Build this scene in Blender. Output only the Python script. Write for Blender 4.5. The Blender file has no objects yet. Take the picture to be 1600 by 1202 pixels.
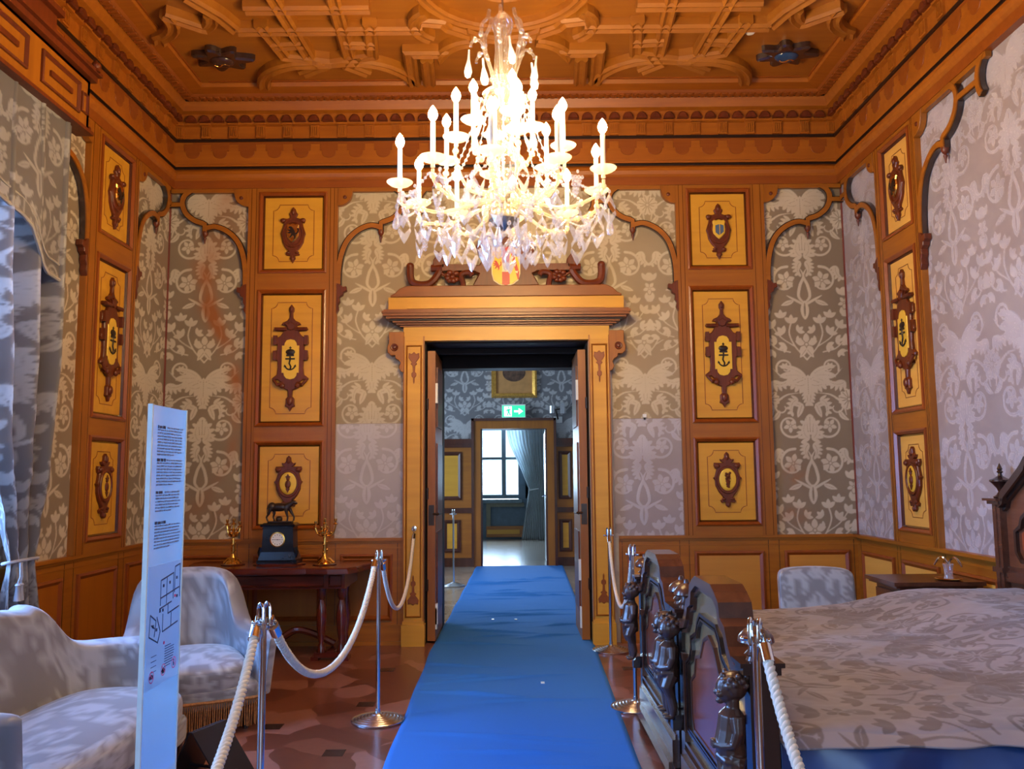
import bpy, bmesh, math, random
import numpy as np
from mathutils import Vector, Matrix
random.seed(7); RNG = np.random.RandomState(7)
PI = math.pi; sin = math.sin; cos = math.cos
SC = bpy.context.scene
COL = SC.collection

# ------------------------------------------------------------------ camera
F = 1330.0; HC = 1.45; VX, VY = 801.0, 744.0; ROLL = math.radians(0.5)
def cam_axes():
    a = Vector(((VX-800)/F, -(VY-601)/F, -1.0)).normalized()
    up = Vector((-sin(ROLL), cos(ROLL), 0.0)); up = (up-a*up.dot(a)).normalized()
    return Matrix((a.cross(up), a, up))
M3 = cam_axes()
def ray(x, y): return M3 @ Vector(((x-800)/F, -(y-601)/F, -1.0))
def onY(x, y, Y): r = ray(x, y); t = Y/r.y; return Vector((r.x*t, Y, HC+r.z*t))
def onX(x, y, X): r = ray(x, y); t = X/r.x; return Vector((X, r.y*t, HC+r.z*t))
def onZ(x, y, Z): r = ray(x, y); t = (Z-HC)/r.z; return Vector((r.x*t, r.y*t, Z))
cd = bpy.data.cameras.new('camera'); cam = bpy.data.objects.new('camera', cd); COL.objects.link(cam)
cd.sensor_width = 36.0; cd.lens = F/1600*36.0; cd.clip_start = 0.05; cd.clip_end = 200
cam.matrix_world = Matrix.Translation((0, 0, HC)) @ M3.to_4x4()
SC.camera = cam

# ------------------------------------------------------------------ world, daylight, exposure
SC.view_settings.view_transform = 'Standard'; SC.view_settings.look = 'None'
SC.view_settings.exposure = 0.30; SC.view_settings.gamma = 1.0; SC.view_settings.use_curve_mapping = False
W = bpy.data.worlds.new('world'); SC.world = W; W.use_nodes = True
W.node_tree.nodes['Background'].inputs[0].default_value = (0.55, 0.78, 1.0, 1)
W.node_tree.nodes['Background'].inputs[1].default_value = 2.2
DAY = (0.20, 0.45, 1.0)
def area(name, loc, direction, sx, sy, power, color):
    l = bpy.data.lights.new(name, 'AREA'); l.shape = 'RECTANGLE'; l.size = sx; l.size_y = sy
    l.energy = power; l.color = color
    o = bpy.data.objects.new(name, l); COL.objects.link(o); o.location = loc
    o.rotation_euler = Vector(direction).to_track_quat('-Z', 'Y').to_euler()
    return o
XL, XR, D, YF = -3.132, 3.052, 7.614, -2.4
ZC = 4.93
# daylight standing outside each window of the left wall and the far rooms, plus an added fill behind the camera
area('window_or_fill_light', (XL-0.75, 4.3, 2.4), (1, 0.0, -0.30), 1.7, 3.0, 560, DAY)
area('window_or_fill_light', (XL-0.75, 1.3, 2.4), (1, 0.05, -0.30), 1.7, 3.0, 150, DAY)
area('window_or_fill_light', (0.3, YF-0.6, 2.6), (0, 1, -0.30), 3.0, 3.0, 30, (0.30, 0.52, 1.0))  # unseen lamp added behind the camera as frontal fill
area('hall_window_light', (-3.6, 11.6, 2.3), (1, 0, -0.1), 2.0, 2.6, 130, (0.55, 0.72, 1.0))
area('far_window_light', (-0.4, 20.9, 2.3), (0, -1, -0.35), 2.4, 2.6, 520, (0.55, 0.78, 1.0))

# ------------------------------------------------------------------ materials
MATS = {}
def newmat(name):
    m = bpy.data.materials.new(name); m.use_nodes = True; MATS[name] = m
    nt = m.node_tree; return m, nt, nt.nodes['Principled BSDF']
def C4(c): return (c[0], c[1], c[2], 1.0)
def plain(name, c, rough=0.5, metal=0.0, var=0.12, nscale=9.0, bump=0.0, coat=0.0, emit=None, estr=0.0, spec=None):
    m, nt, p = newmat(name)
    p.inputs['Roughness'].default_value = rough; p.inputs['Metallic'].default_value = metal
    if coat: p.inputs['Coat Weight'].default_value = coat; p.inputs['Coat Roughness'].default_value = 0.12
    if spec is not None: p.inputs['Specular IOR Level'].default_value = spec
    tc = nt.nodes.new('ShaderNodeTexCoord'); n = nt.nodes.new('ShaderNodeTexNoise')
    n.inputs['Scale'].default_value = nscale; n.inputs['Detail'].default_value = 4
    nt.links.new(tc.outputs['Object'], n.inputs['Vector'])
    r = nt.nodes.new('ShaderNodeValToRGB')
    r.color_ramp.elements[0].position = 0.3; r.color_ramp.elements[1].position = 0.7
    r.color_ramp.elements[0].color = C4([x*(1-var) for x in c]); r.color_ramp.elements[1].color = C4([min(1, x*(1+var)) for x in c])
    nt.links.new(n.outputs['Fac'], r.inputs['Fac']); nt.links.new(r.outputs['Color'], p.inputs['Base Color'])
    if bump:
        b = nt.nodes.new('ShaderNodeBump'); b.inputs['Strength'].default_value = bump; b.inputs['Distance'].default_value = 0.01
        nt.links.new(n.outputs['Fac'], b.inputs['Height']); nt.links.new(b.outputs['Normal'], p.inputs['Normal'])
    if emit: p.inputs['Emission Color'].default_value = C4(emit); p.inputs['Emission Strength'].default_value = estr
    return m
def wood(name, c1, c2, axis=2, rough=0.40, scale=1.0, coat=0.06):
    m, nt, p = newmat(name)
    p.inputs['Roughness'].default_value = rough; p.inputs['Coat Weight'].default_value = coat; p.inputs['Coat Roughness'].default_value = 0.25
    tc = nt.nodes.new('ShaderNodeTexCoord'); mp = nt.nodes.new('ShaderNodeMapping')
    s = [22*scale]*3; s[axis] = 1.6*scale; mp.inputs['Scale'].default_value = s
    n = nt.nodes.new('ShaderNodeTexNoise'); n.inputs['Scale'].default_value = 1.0; n.inputs['Detail'].default_value = 5; n.inputs['Distortion'].default_value = 0.6
    n2 = nt.nodes.new('ShaderNodeTexNoise'); n2.inputs['Scale'].default_value = 1.7; n2.inputs['Detail'].default_value = 2
    mx = nt.nodes.new('ShaderNodeMath'); mx.operation = 'MULTIPLY_ADD'; mx.inputs[1].default_value = 0.6
    ml = nt.nodes.new('ShaderNodeMath'); ml.operation = 'MULTIPLY'; ml.inputs[1].default_value = 0.4
    r = nt.nodes.new('ShaderNodeValToRGB'); r.color_ramp.elements[0].position = 0.33; r.color_ramp.elements[1].position = 0.66
    r.color_ramp.elements[0].color = C4(c2); r.color_ramp.elements[1].color = C4(c1)
    L = nt.links.new
    L(tc.outputs['Object'], mp.inputs['Vector']); L(mp.outputs['Vector'], n.inputs['Vector']); L(tc.outputs['Object'], n2.inputs['Vector'])
    L(n2.outputs['Fac'], ml.inputs[0]); L(n.outputs['Fac'], mx.inputs[0]); L(ml.outputs[0], mx.inputs[2]); L(mx.outputs[0], r.inputs['Fac'])
    L(r.outputs['Color'], p.inputs['Base Color'])
    return m
def fabric(name, ground, pat, stain=(0.30, 0.10, 0.02), rg=0.55, rp=0.36, sheen=0.25, translucent=0.0, bump=0.25, crease=0.0):
    """woven damask: the point attribute 'pat' carries the woven figure, 'stain' the water marks"""
    m, nt, p = newmat(name); L = nt.links.new
    a = nt.nodes.new('ShaderNodeAttribute'); a.attribute_name = 'pat'
    st = nt.nodes.new('ShaderNodeAttribute'); st.attribute_name = 'stain'
    tc = nt.nodes.new('ShaderNodeTexCoord'); n = nt.nodes.new('ShaderNodeTexNoise'); n.inputs['Scale'].default_value = 2.2; n.inputs['Detail'].default_value = 5
    L(tc.outputs['Object'], n.inputs['Vector'])
    mix = nt.nodes.new('ShaderNodeMix'); mix.data_type = 'RGBA'; mix.inputs[6].default_value = C4(ground); mix.inputs[7].default_value = C4(pat)
    L(a.outputs['Fac'], mix.inputs[0])
    hs = nt.nodes.new('ShaderNodeMix'); hs.data_type = 'RGBA'; hs.blend_type = 'MULTIPLY'; hs.inputs[0].default_value = 1.0
    r = nt.nodes.new('ShaderNodeValToRGB'); r.color_ramp.elements[0].position = 0.3; r.color_ramp.elements[1].position = 0.7
    r.color_ramp.elements[0].color = (0.82, 0.80, 0.78, 1); r.color_ramp.elements[1].color = (1, 1, 1, 1)
    L(n.outputs['Fac'], r.inputs['Fac']); L(mix.outputs[2], hs.inputs[6]); L(r.outputs['Color'], hs.inputs[7])
    ms = nt.nodes.new('ShaderNodeMix'); ms.data_type = 'RGBA'; ms.inputs[7].default_value = C4(stain)
    L(st.outputs['Fac'], ms.inputs[0]); L(hs.outputs[2], ms.inputs[6]); L(ms.outputs[2], p.inputs['Base Color'])
    mr = nt.nodes.new('ShaderNodeMapRange'); mr.inputs[3].default_value = rg; mr.inputs[4].default_value = rp
    L(a.outputs['Fac'], mr.inputs[0]); L(mr.outputs[0], p.inputs['Roughness'])
    p.inputs['Sheen Weight'].default_value = sheen; p.inputs['Sheen Roughness'].default_value = 0.4
    b = nt.nodes.new('ShaderNodeBump'); b.inputs['Strength'].default_value = bump; b.inputs['Distance'].default_value = 0.004
    if crease:
        n3 = nt.nodes.new('ShaderNodeTexNoise'); n3.inputs['Scale'].default_value = 14; n3.inputs['Detail'].default_value = 3
        L(tc.outputs['Object'], n3.inputs['Vector'])
        ad = nt.nodes.new('ShaderNodeMath'); ad.operation = 'MULTIPLY_ADD'; ad.inputs[1].default_value = crease
        L(n3.outputs['Fac'], ad.inputs[0]); L(a.outputs['Fac'], ad.inputs[2]); L(ad.outputs[0], b.inputs['Height'])
    else: L(a.outputs['Fac'], b.inputs['Height'])
    L(b.outputs['Normal'], p.inputs['Normal'])
    if translucent:
        tr = nt.nodes.new('ShaderNodeBsdfTranslucent'); L(ms.outputs[2], tr.inputs['Color'])
        sh = nt.nodes.new('ShaderNodeMixShader'); sh.inputs[0].default_value = translucent
        out = nt.nodes['Material Output']; L(p.outputs[0], sh.inputs[1]); L(tr.outputs[0], sh.inputs[2]); L(sh.outputs[0], out.inputs[0])
    return m
def glassy(name, tint, gloss, rough=0.03, body=0.0, bodycol=(1, 1, 1)):
    """clear thin glass: mostly see-through, with sharp reflections and an optional milky body"""
    m, nt, p = newmat(name); nt.nodes.remove(p); L = nt.links.new
    t = nt.nodes.new('ShaderNodeBsdfTransparent'); t.inputs[0].default_value = C4(tint)
    g = nt.nodes.new('ShaderNodeBsdfGlossy'); g.inputs['Roughness'].default_value = rough; g.inputs[0].default_value = (1, 1, 1, 1)
    lw = nt.nodes.new('ShaderNodeLayerWeight'); lw.inputs['Blend'].default_value = gloss
    mx = nt.nodes.new('ShaderNodeMixShader'); L(lw.outputs['Facing'], mx.inputs[0]); L(t.outputs[0], mx.inputs[1]); L(g.outputs[0], mx.inputs[2])
    out = nt.nodes['Material Output']; last = mx
    if body:
        d = nt.nodes.new('ShaderNodeBsdfTranslucent'); d.inputs[0].default_value = C4(bodycol)
        d2 = nt.nodes.new('ShaderNodeBsdfDiffuse'); d2.inputs[0].default_value = C4(bodycol)
        a = nt.nodes.new('ShaderNodeMixShader'); a.inputs[0].default_value = 0.5; L(d.outputs[0], a.inputs[1]); L(d2.outputs[0], a.inputs[2])
        m2 = nt.nodes.new('ShaderNodeMixShader'); m2.inputs[0].default_value = body; L(mx.outputs[0], m2.inputs[1]); L(a.outputs[0], m2.inputs[2]); last = m2
    L(last.outputs[0], out.inputs[0]); return m

OAK = wood('oak_frame', (0.37, 0.122, 0.007), (0.26, 0.076, 0.004))
OAKH = wood('oak_rail', (0.39, 0.132, 0.008), (0.28, 0.083, 0.005), axis=0)
OAKY = wood('oak_rail_side', (0.39, 0.132, 0.008), (0.28, 0.083, 0.005), axis=1)
VEN = wood('maple_veneer', (0.70, 0.35, 0.030), (0.58, 0.27, 0.020), axis=0, scale=0.6)
VENS = wood('maple_veneer_side', (0.80, 0.45, 0.09), (0.70, 0.36, 0.06), axis=1, scale=0.6)
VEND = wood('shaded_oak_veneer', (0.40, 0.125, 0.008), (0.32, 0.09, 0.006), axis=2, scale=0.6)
DARKW = wood('dark_moulding', (0.085, 0.017, 0.004), (0.05, 0.010, 0.003), rough=0.25, coat=.3)
MIDW = wood('brown_moulding', (0.30, 0.068, 0.007), (0.22, 0.045, 0.005), rough=0.3, coat=.25)
CARV = wood('carved_mahogany', (0.17, 0.030, 0.005), (0.09, 0.016, 0.003), rough=0.42, scale=2, coat=.05)
CORN = wood('cornice_oak', (0.41, 0.122, 0.008), (0.31, 0.082, 0.005), axis=0)
CORND = wood('cornice_inlay', (0.30, 0.075, 0.006), (0.23, 0.052, 0.004), axis=0)
CEIL = wood('ceiling_oak', (0.38, 0.130, 0.009), (0.28, 0.085, 0.006), axis=0, rough=0.5, scale=0.5)
HOODW = wood('hood_oak', (0.27, 0.075, 0.007), (0.19, 0.048, 0.005), axis=0)
BLACKW = plain('black_line', (0.02, 0.008, 0.004), 0.4)
WALNUT = wood('bed_walnut', (0.13, 0.045, 0.022), (0.07, 0.022, 0.012), axis=1, rough=0.2, coat=0.6)
BURL = wood('bed_burl', (0.34, 0.07, 0.02), (0.20, 0.035, 0.012), axis=2, rough=0.16, coat=0.7, scale=0.8)
PALEW = wood('bed_maple_field', (0.30, 0.17, 0.07), (0.22, 0.115, 0.045), axis=2, rough=0.2, coat=0.6)
EBON = wood('ebonised_wood', (0.045, 0.018, 0.012), (0.02, 0.009, 0.007), rough=0.18, coat=0.7)
REDW = wood('table_mahogany', (0.13, 0.018, 0.008), (0.07, 0.01, 0.006), axis=0, rough=0.14, coat=0.8)
BRONZE = plain('dark_bronze', (0.05, 0.028, 0.02), 0.28, 0.6, coat=0.3)
GOLD = plain('gilt_bronze', (0.85, 0.45, 0.10), 0.25, 1.0, var=0.25, nscale=40)
GOLDP = plain('gold_leaf_ground', (0.85, 0.52, 0.05), 0.35, 0.15, var=0.06)
CHROME = plain('chrome', (0.75, 0.78, 0.82), 0.08, 1.0, var=0.02)
STEEL = plain('brushed_steel', (0.62, 0.64, 0.68), 0.25, 1.0, var=0.05)
ROPE = plain('cream_rope', (0.78, 0.70, 0.58), 0.7, var=0.08, nscale=60)
BLACKM = plain('black_marble', (0.008, 0.009, 0.014), 0.16, spec=.4)
WHITE = plain('white_plastic', (0.80, 0.80, 0.76), 0.4, var=0.02)
DIAL = plain('enamel_dial', (0.85, 0.85, 0.85), 0.3, var=0.01)
RED = plain('heraldic_red', (0.50, 0.02, 0.012), 0.35, var=0.04)
YEL = plain('heraldic_yellow', (0.90, 0.55, 0.03), 0.35, var=0.04)
CREAMP = plain('heraldic_white', (0.85, 0.72, 0.42), 0.35, var=0.03)
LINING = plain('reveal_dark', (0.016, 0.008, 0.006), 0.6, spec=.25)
STONE = plain('outer_reveal', (0.55, 0.52, 0.48), 0.8)
DAM = fabric('wall_damask', (0.27, 0.205, 0.135), (0.62, 0.54, 0.41), stain=(0.36, 0.10, 0.012))
DAMG = fabric('wall_damask_glow', (0.36, 0.275, 0.165), (0.60, 0.51, 0.35))  # golden copy of the wall damask, chandelier glow put into its colour
DAMP = fabric('wall_damask_pale', (0.46, 0.41, 0.42), (0.57, 0.53, 0.56), rg=.4, rp=.28)
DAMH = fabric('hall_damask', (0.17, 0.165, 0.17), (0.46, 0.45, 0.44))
DAMR = fabric('wall_damask_satin', (0.37, 0.32, 0.32), (0.53, 0.50, 0.54), rg=0.40, rp=0.26)
UPH = fabric('upholstery_damask', (0.23, 0.225, 0.25), (0.41, 0.42, 0.47), rg=0.42, rp=0.3, sheen=0.4, crease=0.3)
SPREAD = fabric('bedspread_damask', (0.36, 0.33, 0.37), (0.20, 0.165, 0.165), rg=0.34, rp=0.42, sheen=0.3, crease=0.6)
CURT = fabric('curtain_damask', (0.30, 0.27, 0.27), (0.60, 0.57, 0.56), rg=0.5, rp=0.32, translucent=0.5)
SKIRT = plain('navy_satin', (0.022, 0.075, 0.27), 0.28, coat=.4)
CARPET = plain('blue_carpet', (0.026, 0.19, 0.60), 0.9, var=0.06, nscale=300, bump=0.25)
SHEER = plain('sheer_curtain_cloth', (0.70, 0.78, 0.82), 0.8)
BULB = plain('lit_bulb', (1, 0.9, 0.7), 0.3, emit=(1.0, 0.69, 0.31), estr=460.0)
CANDLE = plain('candle_sleeve', (0.92, 0.86, 0.72), 0.4)
CRYSTAL = glassy('cut_crystal', (0.93, 0.94, 1.0), 0.6, 0.04, 0.20, (0.84, 0.86, 0.98))
STEMGL = glassy('stem_glass', (0.93, 0.93, 0.95), 0.35, 0.06, 0.035, (0.9, 0.88, 0.85))
PANE = glassy('window_pane', (0.95, 0.97, 1.0), 0.12, 0.0)
SIGNGL = glassy('sign_glass', (0.62, 0.80, 0.92), 0.25, 0.04, 0.42, (0.62, 0.76, 0.86))
INKG = plain('grey_ink', (0.14, 0.17, 0.28), 0.5)
INK = plain('dark_ink', (0.03, 0.04, 0.10), 0.5)
PRINT = glassy('sign_printed_film', (0.75, 0.88, 0.95), 0.2, 0.2, 0.5, (0.70, 0.82, 0.90))

def floor_mat(name, c1, c2, c3, rough):
    m, nt, p = newmat(name); L = nt.links.new; p.inputs['Roughness'].default_value = rough
    p.inputs['Coat Weight'].default_value = 0.3; p.inputs['Coat Roughness'].default_value = 0.18
    tc = nt.nodes.new('ShaderNodeTexCoord'); v = nt.nodes.new('ShaderNodeTexVoronoi'); v.inputs['Scale'].default_value = 4.2
    v.inputs['Randomness'].default_value = 0.75
    n0 = nt.nodes.new('ShaderNodeTexNoise'); n0.inputs['Scale'].default_value = 3.0
    mv = nt.nodes.new('ShaderNodeMix'); mv.data_type = 'VECTOR'; mv.inputs[0].default_value = 0.12
    L(tc.outputs['Object'], n0.inputs['Vector']); L(tc.outputs['Object'], mv.inputs[4]); L(n0.outputs['Color'], mv.inputs[5]); L(mv.outputs[1], v.inputs['Vector'])
    r = nt.nodes.new('ShaderNodeValToRGB'); r.color_ramp.interpolation = 'CONSTANT'
    e = r.color_ramp.elements; e[0].position = 0; e[0].color = C4(c1); e[1].position = 0.36; e[1].color = C4(c2); x = e.new(0.62); x.color = C4(c3); x = e.new(0.84); x.color = C4(c2)
    sp = nt.nodes.new('ShaderNodeSeparateColor'); L(v.outputs['Color'], sp.inputs[0]); L(sp.outputs[0], r.inputs['Fac'])
    g = nt.nodes.new('ShaderNodeTexNoise'); g.inputs['Scale'].default_value = 26; g.inputs['Detail'].default_value = 4; L(tc.outputs['Object'], g.inputs['Vector'])
    gm = nt.nodes.new('ShaderNodeMapRange'); gm.inputs[3].default_value = 0.8; gm.inputs[4].default_value = 1.15; L(g.outputs['Fac'], gm.inputs[0])
    mu = nt.nodes.new('ShaderNodeMix'); mu.data_type = 'RGBA'; mu.blend_type = 'MULTIPLY'; mu.inputs[0].default_value = 1
    L(r.outputs['Color'], mu.inputs[6]); L(gm.outputs[0], mu.inputs[7]); L(mu.outputs[2], p.inputs['Base Color'])
    return m
PARQ = floor_mat('parquet', (0.15, 0.042, 0.022), (0.22, 0.068, 0.036), (0.32, 0.13, 0.09), 0.28)
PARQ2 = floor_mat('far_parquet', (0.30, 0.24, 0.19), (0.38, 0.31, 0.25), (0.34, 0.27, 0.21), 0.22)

# ------------------------------------------------------------------ object helpers
WLOC = {}
def ident(p): return p
class MB:
    def __init__(s, T=None): s.v = []; s.f = []; s.m = []; s.T = T or ident; s.mi = 0
    def add(s, vs, fs):
        b = len(s.v); s.v += [tuple(s.T(v)) for v in vs]; s.f += [tuple(i+b for i in f) for f in fs]; s.m += [s.mi]*len(fs); return s
    def box(s, x0, x1, y0, y1, z0, z1):
        vs = [(x, y, z) for x in (x0, x1) for y in (y0, y1) for z in (z0, z1)]
        return s.add(vs, [(0,1,3,2),(4,6,7,5),(0,4,5,1),(2,3,7,6),(0,2,6,4),(1,5,7,3)])
    def prism(s, pts, w0, w1, bev=0.0):
        """pts (u,v) outline extruded along w, optional chamfer on the w1 side"""
        n = len(pts); vs = [(p[0], p[1], w0) for p in pts]; fs = []
        if bev:
            A = sum(pts[i][0]*pts[(i+1) % n][1]-pts[(i+1) % n][0]*pts[i][1] for i in range(n)); sg = 1 if A > 0 else -1
            ins = []
            for i in range(n):
                a, b, c = Vector(pts[i-1]).to_2d(), Vector(pts[i]).to_2d(), Vector(pts[(i+1) % n]).to_2d()
                d1 = (b-a); d2 = (c-b)
                d1 = d1.normalized() if d1.length > 1e-9 else Vector((1, 0)); d2 = d2.normalized() if d2.length > 1e-9 else d1
                nn = Vector((-(d1.y+d2.y), d1.x+d2.x)); nn = nn.normalized() if nn.length > 1e-6 else Vector((-d1.y, d1.x))
                ins.append(b+nn*sg*bev)
            vs += [(p[0], p[1], w1-(bev if w1 > w0 else -bev)) for p in pts] + [(p.x, p.y, w1) for p in ins]; L = 3
        else:
            vs += [(p[0], p[1], w1) for p in pts]; L = 2
        for k in range(L-1):
            fs += [(k*n+i, k*n+(i+1) % n, (k+1)*n+(i+1) % n, (k+1)*n+i) for i in range(n)]
        fs += [tuple(range(n-1, -1, -1)), tuple(range((L-1)*n, L*n))]
        return s.add(vs, fs)
    def lathe(s, prof, c=(0, 0, 0), seg=20, axis=2, sq=1.0):
        vs = []; n = len(prof)
        for k in range(seg):
            a = 2*PI*k/seg
            for r, h in prof:
                p = [r*cos(a), r*sin(a)*sq, h] if axis == 2 else ([r*cos(a), h, r*sin(a)] if axis == 1 else [h, r*cos(a), r*sin(a)])
                vs.append((p[0]+c[0], p[1]+c[1], p[2]+c[2]))
        fs = [(k*n+i, ((k+1) % seg)*n+i, ((k+1) % seg)*n+i+1, k*n+i+1) for k in range(seg) for i in range(n-1)]
        if prof[0][0] > 1e-5: fs.append(tuple(k*n for k in range(seg-1, -1, -1)))
        if prof[-1][0] > 1e-5: fs.append(tuple(k*n+n-1 for k in range(seg)))
        return s.add(vs, fs)
    def ball(s, c, r, seg=14, rings=8):
        if not hasattr(r, '__len__'): r = (r, r, r)
        vs = []; fs = []
        for i in range(1, rings):
            t = PI*i/rings
            for k in range(seg):
                a = 2*PI*k/seg; vs.append((c[0]+r[0]*sin(t)*cos(a), c[1]+r[1]*sin(t)*sin(a), c[2]+r[2]*cos(t)))
        for i in range(rings-2):
            fs += [(i*seg+k, i*seg+(k+1) % seg, (i+1)*seg+(k+1) % seg, (i+1)*seg+k) for k in range(seg)]
        vs += [(c[0], c[1], c[2]+r[2]), (c[0], c[1], c[2]-r[2])]; N = len(vs)
        fs += [(N-2, k, (k+1) % seg) for k in range(seg)] + [(N-1, (rings-2)*seg+(k+1) % seg, (rings-2)*seg+k) for k in range(seg)]
        return s.add(vs, fs)
    def tube(s, pts, r, seg=8, closed=False, flat=1.0):
        P = [Vector(p) for p in pts]; n = len(P); vs = []; fs = []; prev = None
        for i in range(n):
            a = P[i-1] if (i or closed) else P[i]; b = P[(i+1) % n] if (i < n-1 or closed) else P[i]
            t = (b-a); t = t.normalized() if t.length > 1e-9 else Vector((0, 0, 1))
            if prev is None:
                u = t.orthogonal().normalized() if abs(t.z) > 0.99 else t.cross(Vector((0, 0, 1))).normalized()
            else:
                u = (prev-t*prev.dot(t)); u = u.normalized() if u.length > 1e-6 else t.orthogonal().normalized()
            prev = u; w = t.cross(u); rr = r[i] if hasattr(r, '__len__') else r
            vs += [P[i]+u*rr*cos(2*PI*k/seg)+w*rr*flat*sin(2*PI*k/seg) for k in range(seg)]
        for i in range(n-1+(1 if closed else 0)):
            j = (i+1) % n; fs += [(i*seg+k, i*seg+(k+1) % seg, j*seg+(k+1) % seg, j*seg+k) for k in range(seg)]
        if not closed: fs += [tuple(range(seg-1, -1, -1)), tuple(range((n-1)*seg, n*seg))]
        return s.add(vs, fs)
    def build(s, name, mats, parent=None, smooth=False, recalc=True, origin=None, remesh=0.0):
        if not isinstance(mats, (list, tuple)): mats = [mats]
        V = np.array(s.v, dtype=float)
        lo, hi = V.min(0), V.max(0)
        o = Vector(((lo[0]+hi[0])/2, (lo[1]+hi[1])/2, lo[2])) if origin is None else Vector(origin)
        me = bpy.data.meshes.new(name); me.from_pydata([tuple(v) for v in (V-np.array(o))], [], s.f)
        for m in mats: me.materials.append(m)
        if len(mats) > 1: me.polygons.foreach_set('material_index', s.m)
        if recalc:
            bm = bmesh.new(); bm.from_mesh(me); bmesh.ops.recalc_face_normals(bm, faces=bm.faces); bm.to_mesh(me); bm.free()
        if smooth:
            me.polygons.foreach_set('use_smooth', [True]*len(me.polygons))
            if smooth != 'all': me.set_sharp_from_angle(angle=math.radians(38))
        ob = link(name, me, o, parent)
        if remesh:
            md = ob.modifiers.new('remesh', 'REMESH'); md.mode = 'VOXEL'; md.voxel_size = remesh; md.use_smooth_shade = True
            ms = ob.modifiers.new('smooth', 'SMOOTH'); ms.factor = 0.5; ms.iterations = 2
        return ob
def link(name, me, o, parent=None):
    ob = bpy.data.objects.new(name, me); COL.objects.link(ob)
    pl = WLOC[parent] if parent else Vector((0, 0, 0))
    ob.parent = parent; ob.location = Vector(o)-pl; WLOC[ob] = Vector(o); return ob
def tag(o, label=None, cat=None, group=None, kind=None):
    if label: o['label'] = label
    if cat: o['category'] = cat
    if group: o['group'] = group
    if kind: o['kind'] = kind
    return o
def thing(name, label, cat, loc=(0, 0, 0), group=None, kind=None):
    return tag(link(name, None, loc), label, cat, group, kind)
def kids(o): return [c for c in bpy.data.objects if c.parent == o]
def place(o, loc, rz=0.0, scale=None):
    o.location = loc; o.rotation_euler = (0, 0, rz); WLOC[o] = Vector(loc)
    if scale: o.scale = scale
    return o
def copy_tree(o, parent=None, cache=None):
    if cache is None:
        cache = {}
        for c in bpy.data.objects:
            if c.parent: cache.setdefault(c.parent, []).append(c)
    c = o.copy(); COL.objects.link(c); c.parent = parent
    for ch in cache.get(o, []): copy_tree(ch, c, cache)
    return c
# wall frames: (along, up, out of the wall)
def FB(p): return (p[0], D-p[2], p[1])
def FL(p): return (XL+p[2], p[0], p[1])
def FR(p): return (XR-p[2], p[0], p[1])
def smoothpts(pts, k=5, closed=False):
    """Catmull-Rom through pts"""
    P = [np.array(p, float) for p in pts]; n = len(P); out = []
    for i in range(n if closed else n-1):
        p0 = P[(i-1) % n] if (closed or i) else P[0]; p1 = P[i]; p2 = P[(i+1) % n]; p3 = P[(i+2) % n] if (closed or i < n-2) else P[-1]
        for j in range(k):
            t = j/k; out.append(tuple(0.5*((2*p1)+(-p0+p2)*t+(2*p0-5*p1+4*p2-p3)*t*t+(-p0+3*p1-3*p2+p3)*t**3)))
    if not closed: out.append(tuple(P[-1]))
    return out
def mirror(pts): return list(pts)+[(-x, y) for x, y in reversed(pts) if abs(x) > 1e-6]
def strip(mb, path, hw, w0, w1):
    """flat band of half-width hw following a 2D path, extruded w0..w1"""
    n = len(path); L = []; R = []
    for i in range(n):
        a = np.array(path[max(i-1, 0)]); b = np.array(path[min(i+1, n-1)]); t = b-a; t = t/(np.linalg.norm(t)+1e-9); nn = np.array([-t[1], t[0]])
        p = np.array(path[i]); L.append(tuple(p+nn*hw)); R.append(tuple(p-nn*hw))
    vs = [(p[0], p[1], w0) for p in L]+[(p[0], p[1], w0) for p in R]+[(p[0], p[1], w1) for p in L]+[(p[0], p[1], w1) for p in R]
    fs = []
    for i in range(n-1):
        fs += [(i, i+1, n+i+1, n+i), (2*n+i, 3*n+i, 3*n+i+1, 2*n+i+1), (i, 2*n+i, 2*n+i+1, i+1), (n+i, n+i+1, 3*n+i+1, 3*n+i)]
    fs += [(0, n, 3*n, 2*n), (n-1, 3*n-1, 4*n-1, 2*n-1)]
    mb.add(vs, fs)

# ------------------------------------------------------------------ woven damask figure
TW, TH = 0.72, 1.66; RX, RY = 180, 830
_T = np.zeros((RY, RX), np.float32)
def disc(x, y, r, val=1.0):
    for yy in (y, y-TH, y+TH):
        for xx in (x, -x, TW-x):
            px, py, pr = xx/(TW/2)*RX, yy/TH*RY, max(r/(TW/2)*RX, 0.5)
            x0, x1, y0, y1 = int(max(px-pr-1, 0)), int(min(px+pr+2, RX)), int(max(py-pr-1, 0)), int(min(py+pr+2, RY))
            if x0 >= x1 or y0 >= y1: continue
            Y, X = np.mgrid[y0:y1, x0:x1]; mk = (X+.5-px)**2+(Y+.5-py)**2 <= pr*pr
            _T[y0:y1, x0:x1][mk] = val
def stroke(pts, r, val=1.0, taper=True, r2=None):
    P = smoothpts(pts, 14)
    n = len(P)
    for i, p in enumerate(P):
        t = i/(n-1); rr = r*(sin(PI*min(1, t*0.85+0.12))**0.8 if taper else 1.0)
        if r2 is not None: rr = r+(r2-r)*t
        disc(p[0], p[1], rr, val)
def leaf(x, y, ang, ln, w, vein=True, curl=0.0):
    pts = []
    for i in range(26):
        t = i/25; a = ang+curl*t; x2 = x+ln*t*cos(a); y2 = y+ln*t*sin(a); disc(x2, y2, w*(sin(PI*(t**0.8))**0.9)+0.0015); pts.append((x2, y2))
    if vein:
        for q in pts[3:20]: disc(q[0], q[1], 0.0022, 0.0)
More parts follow.
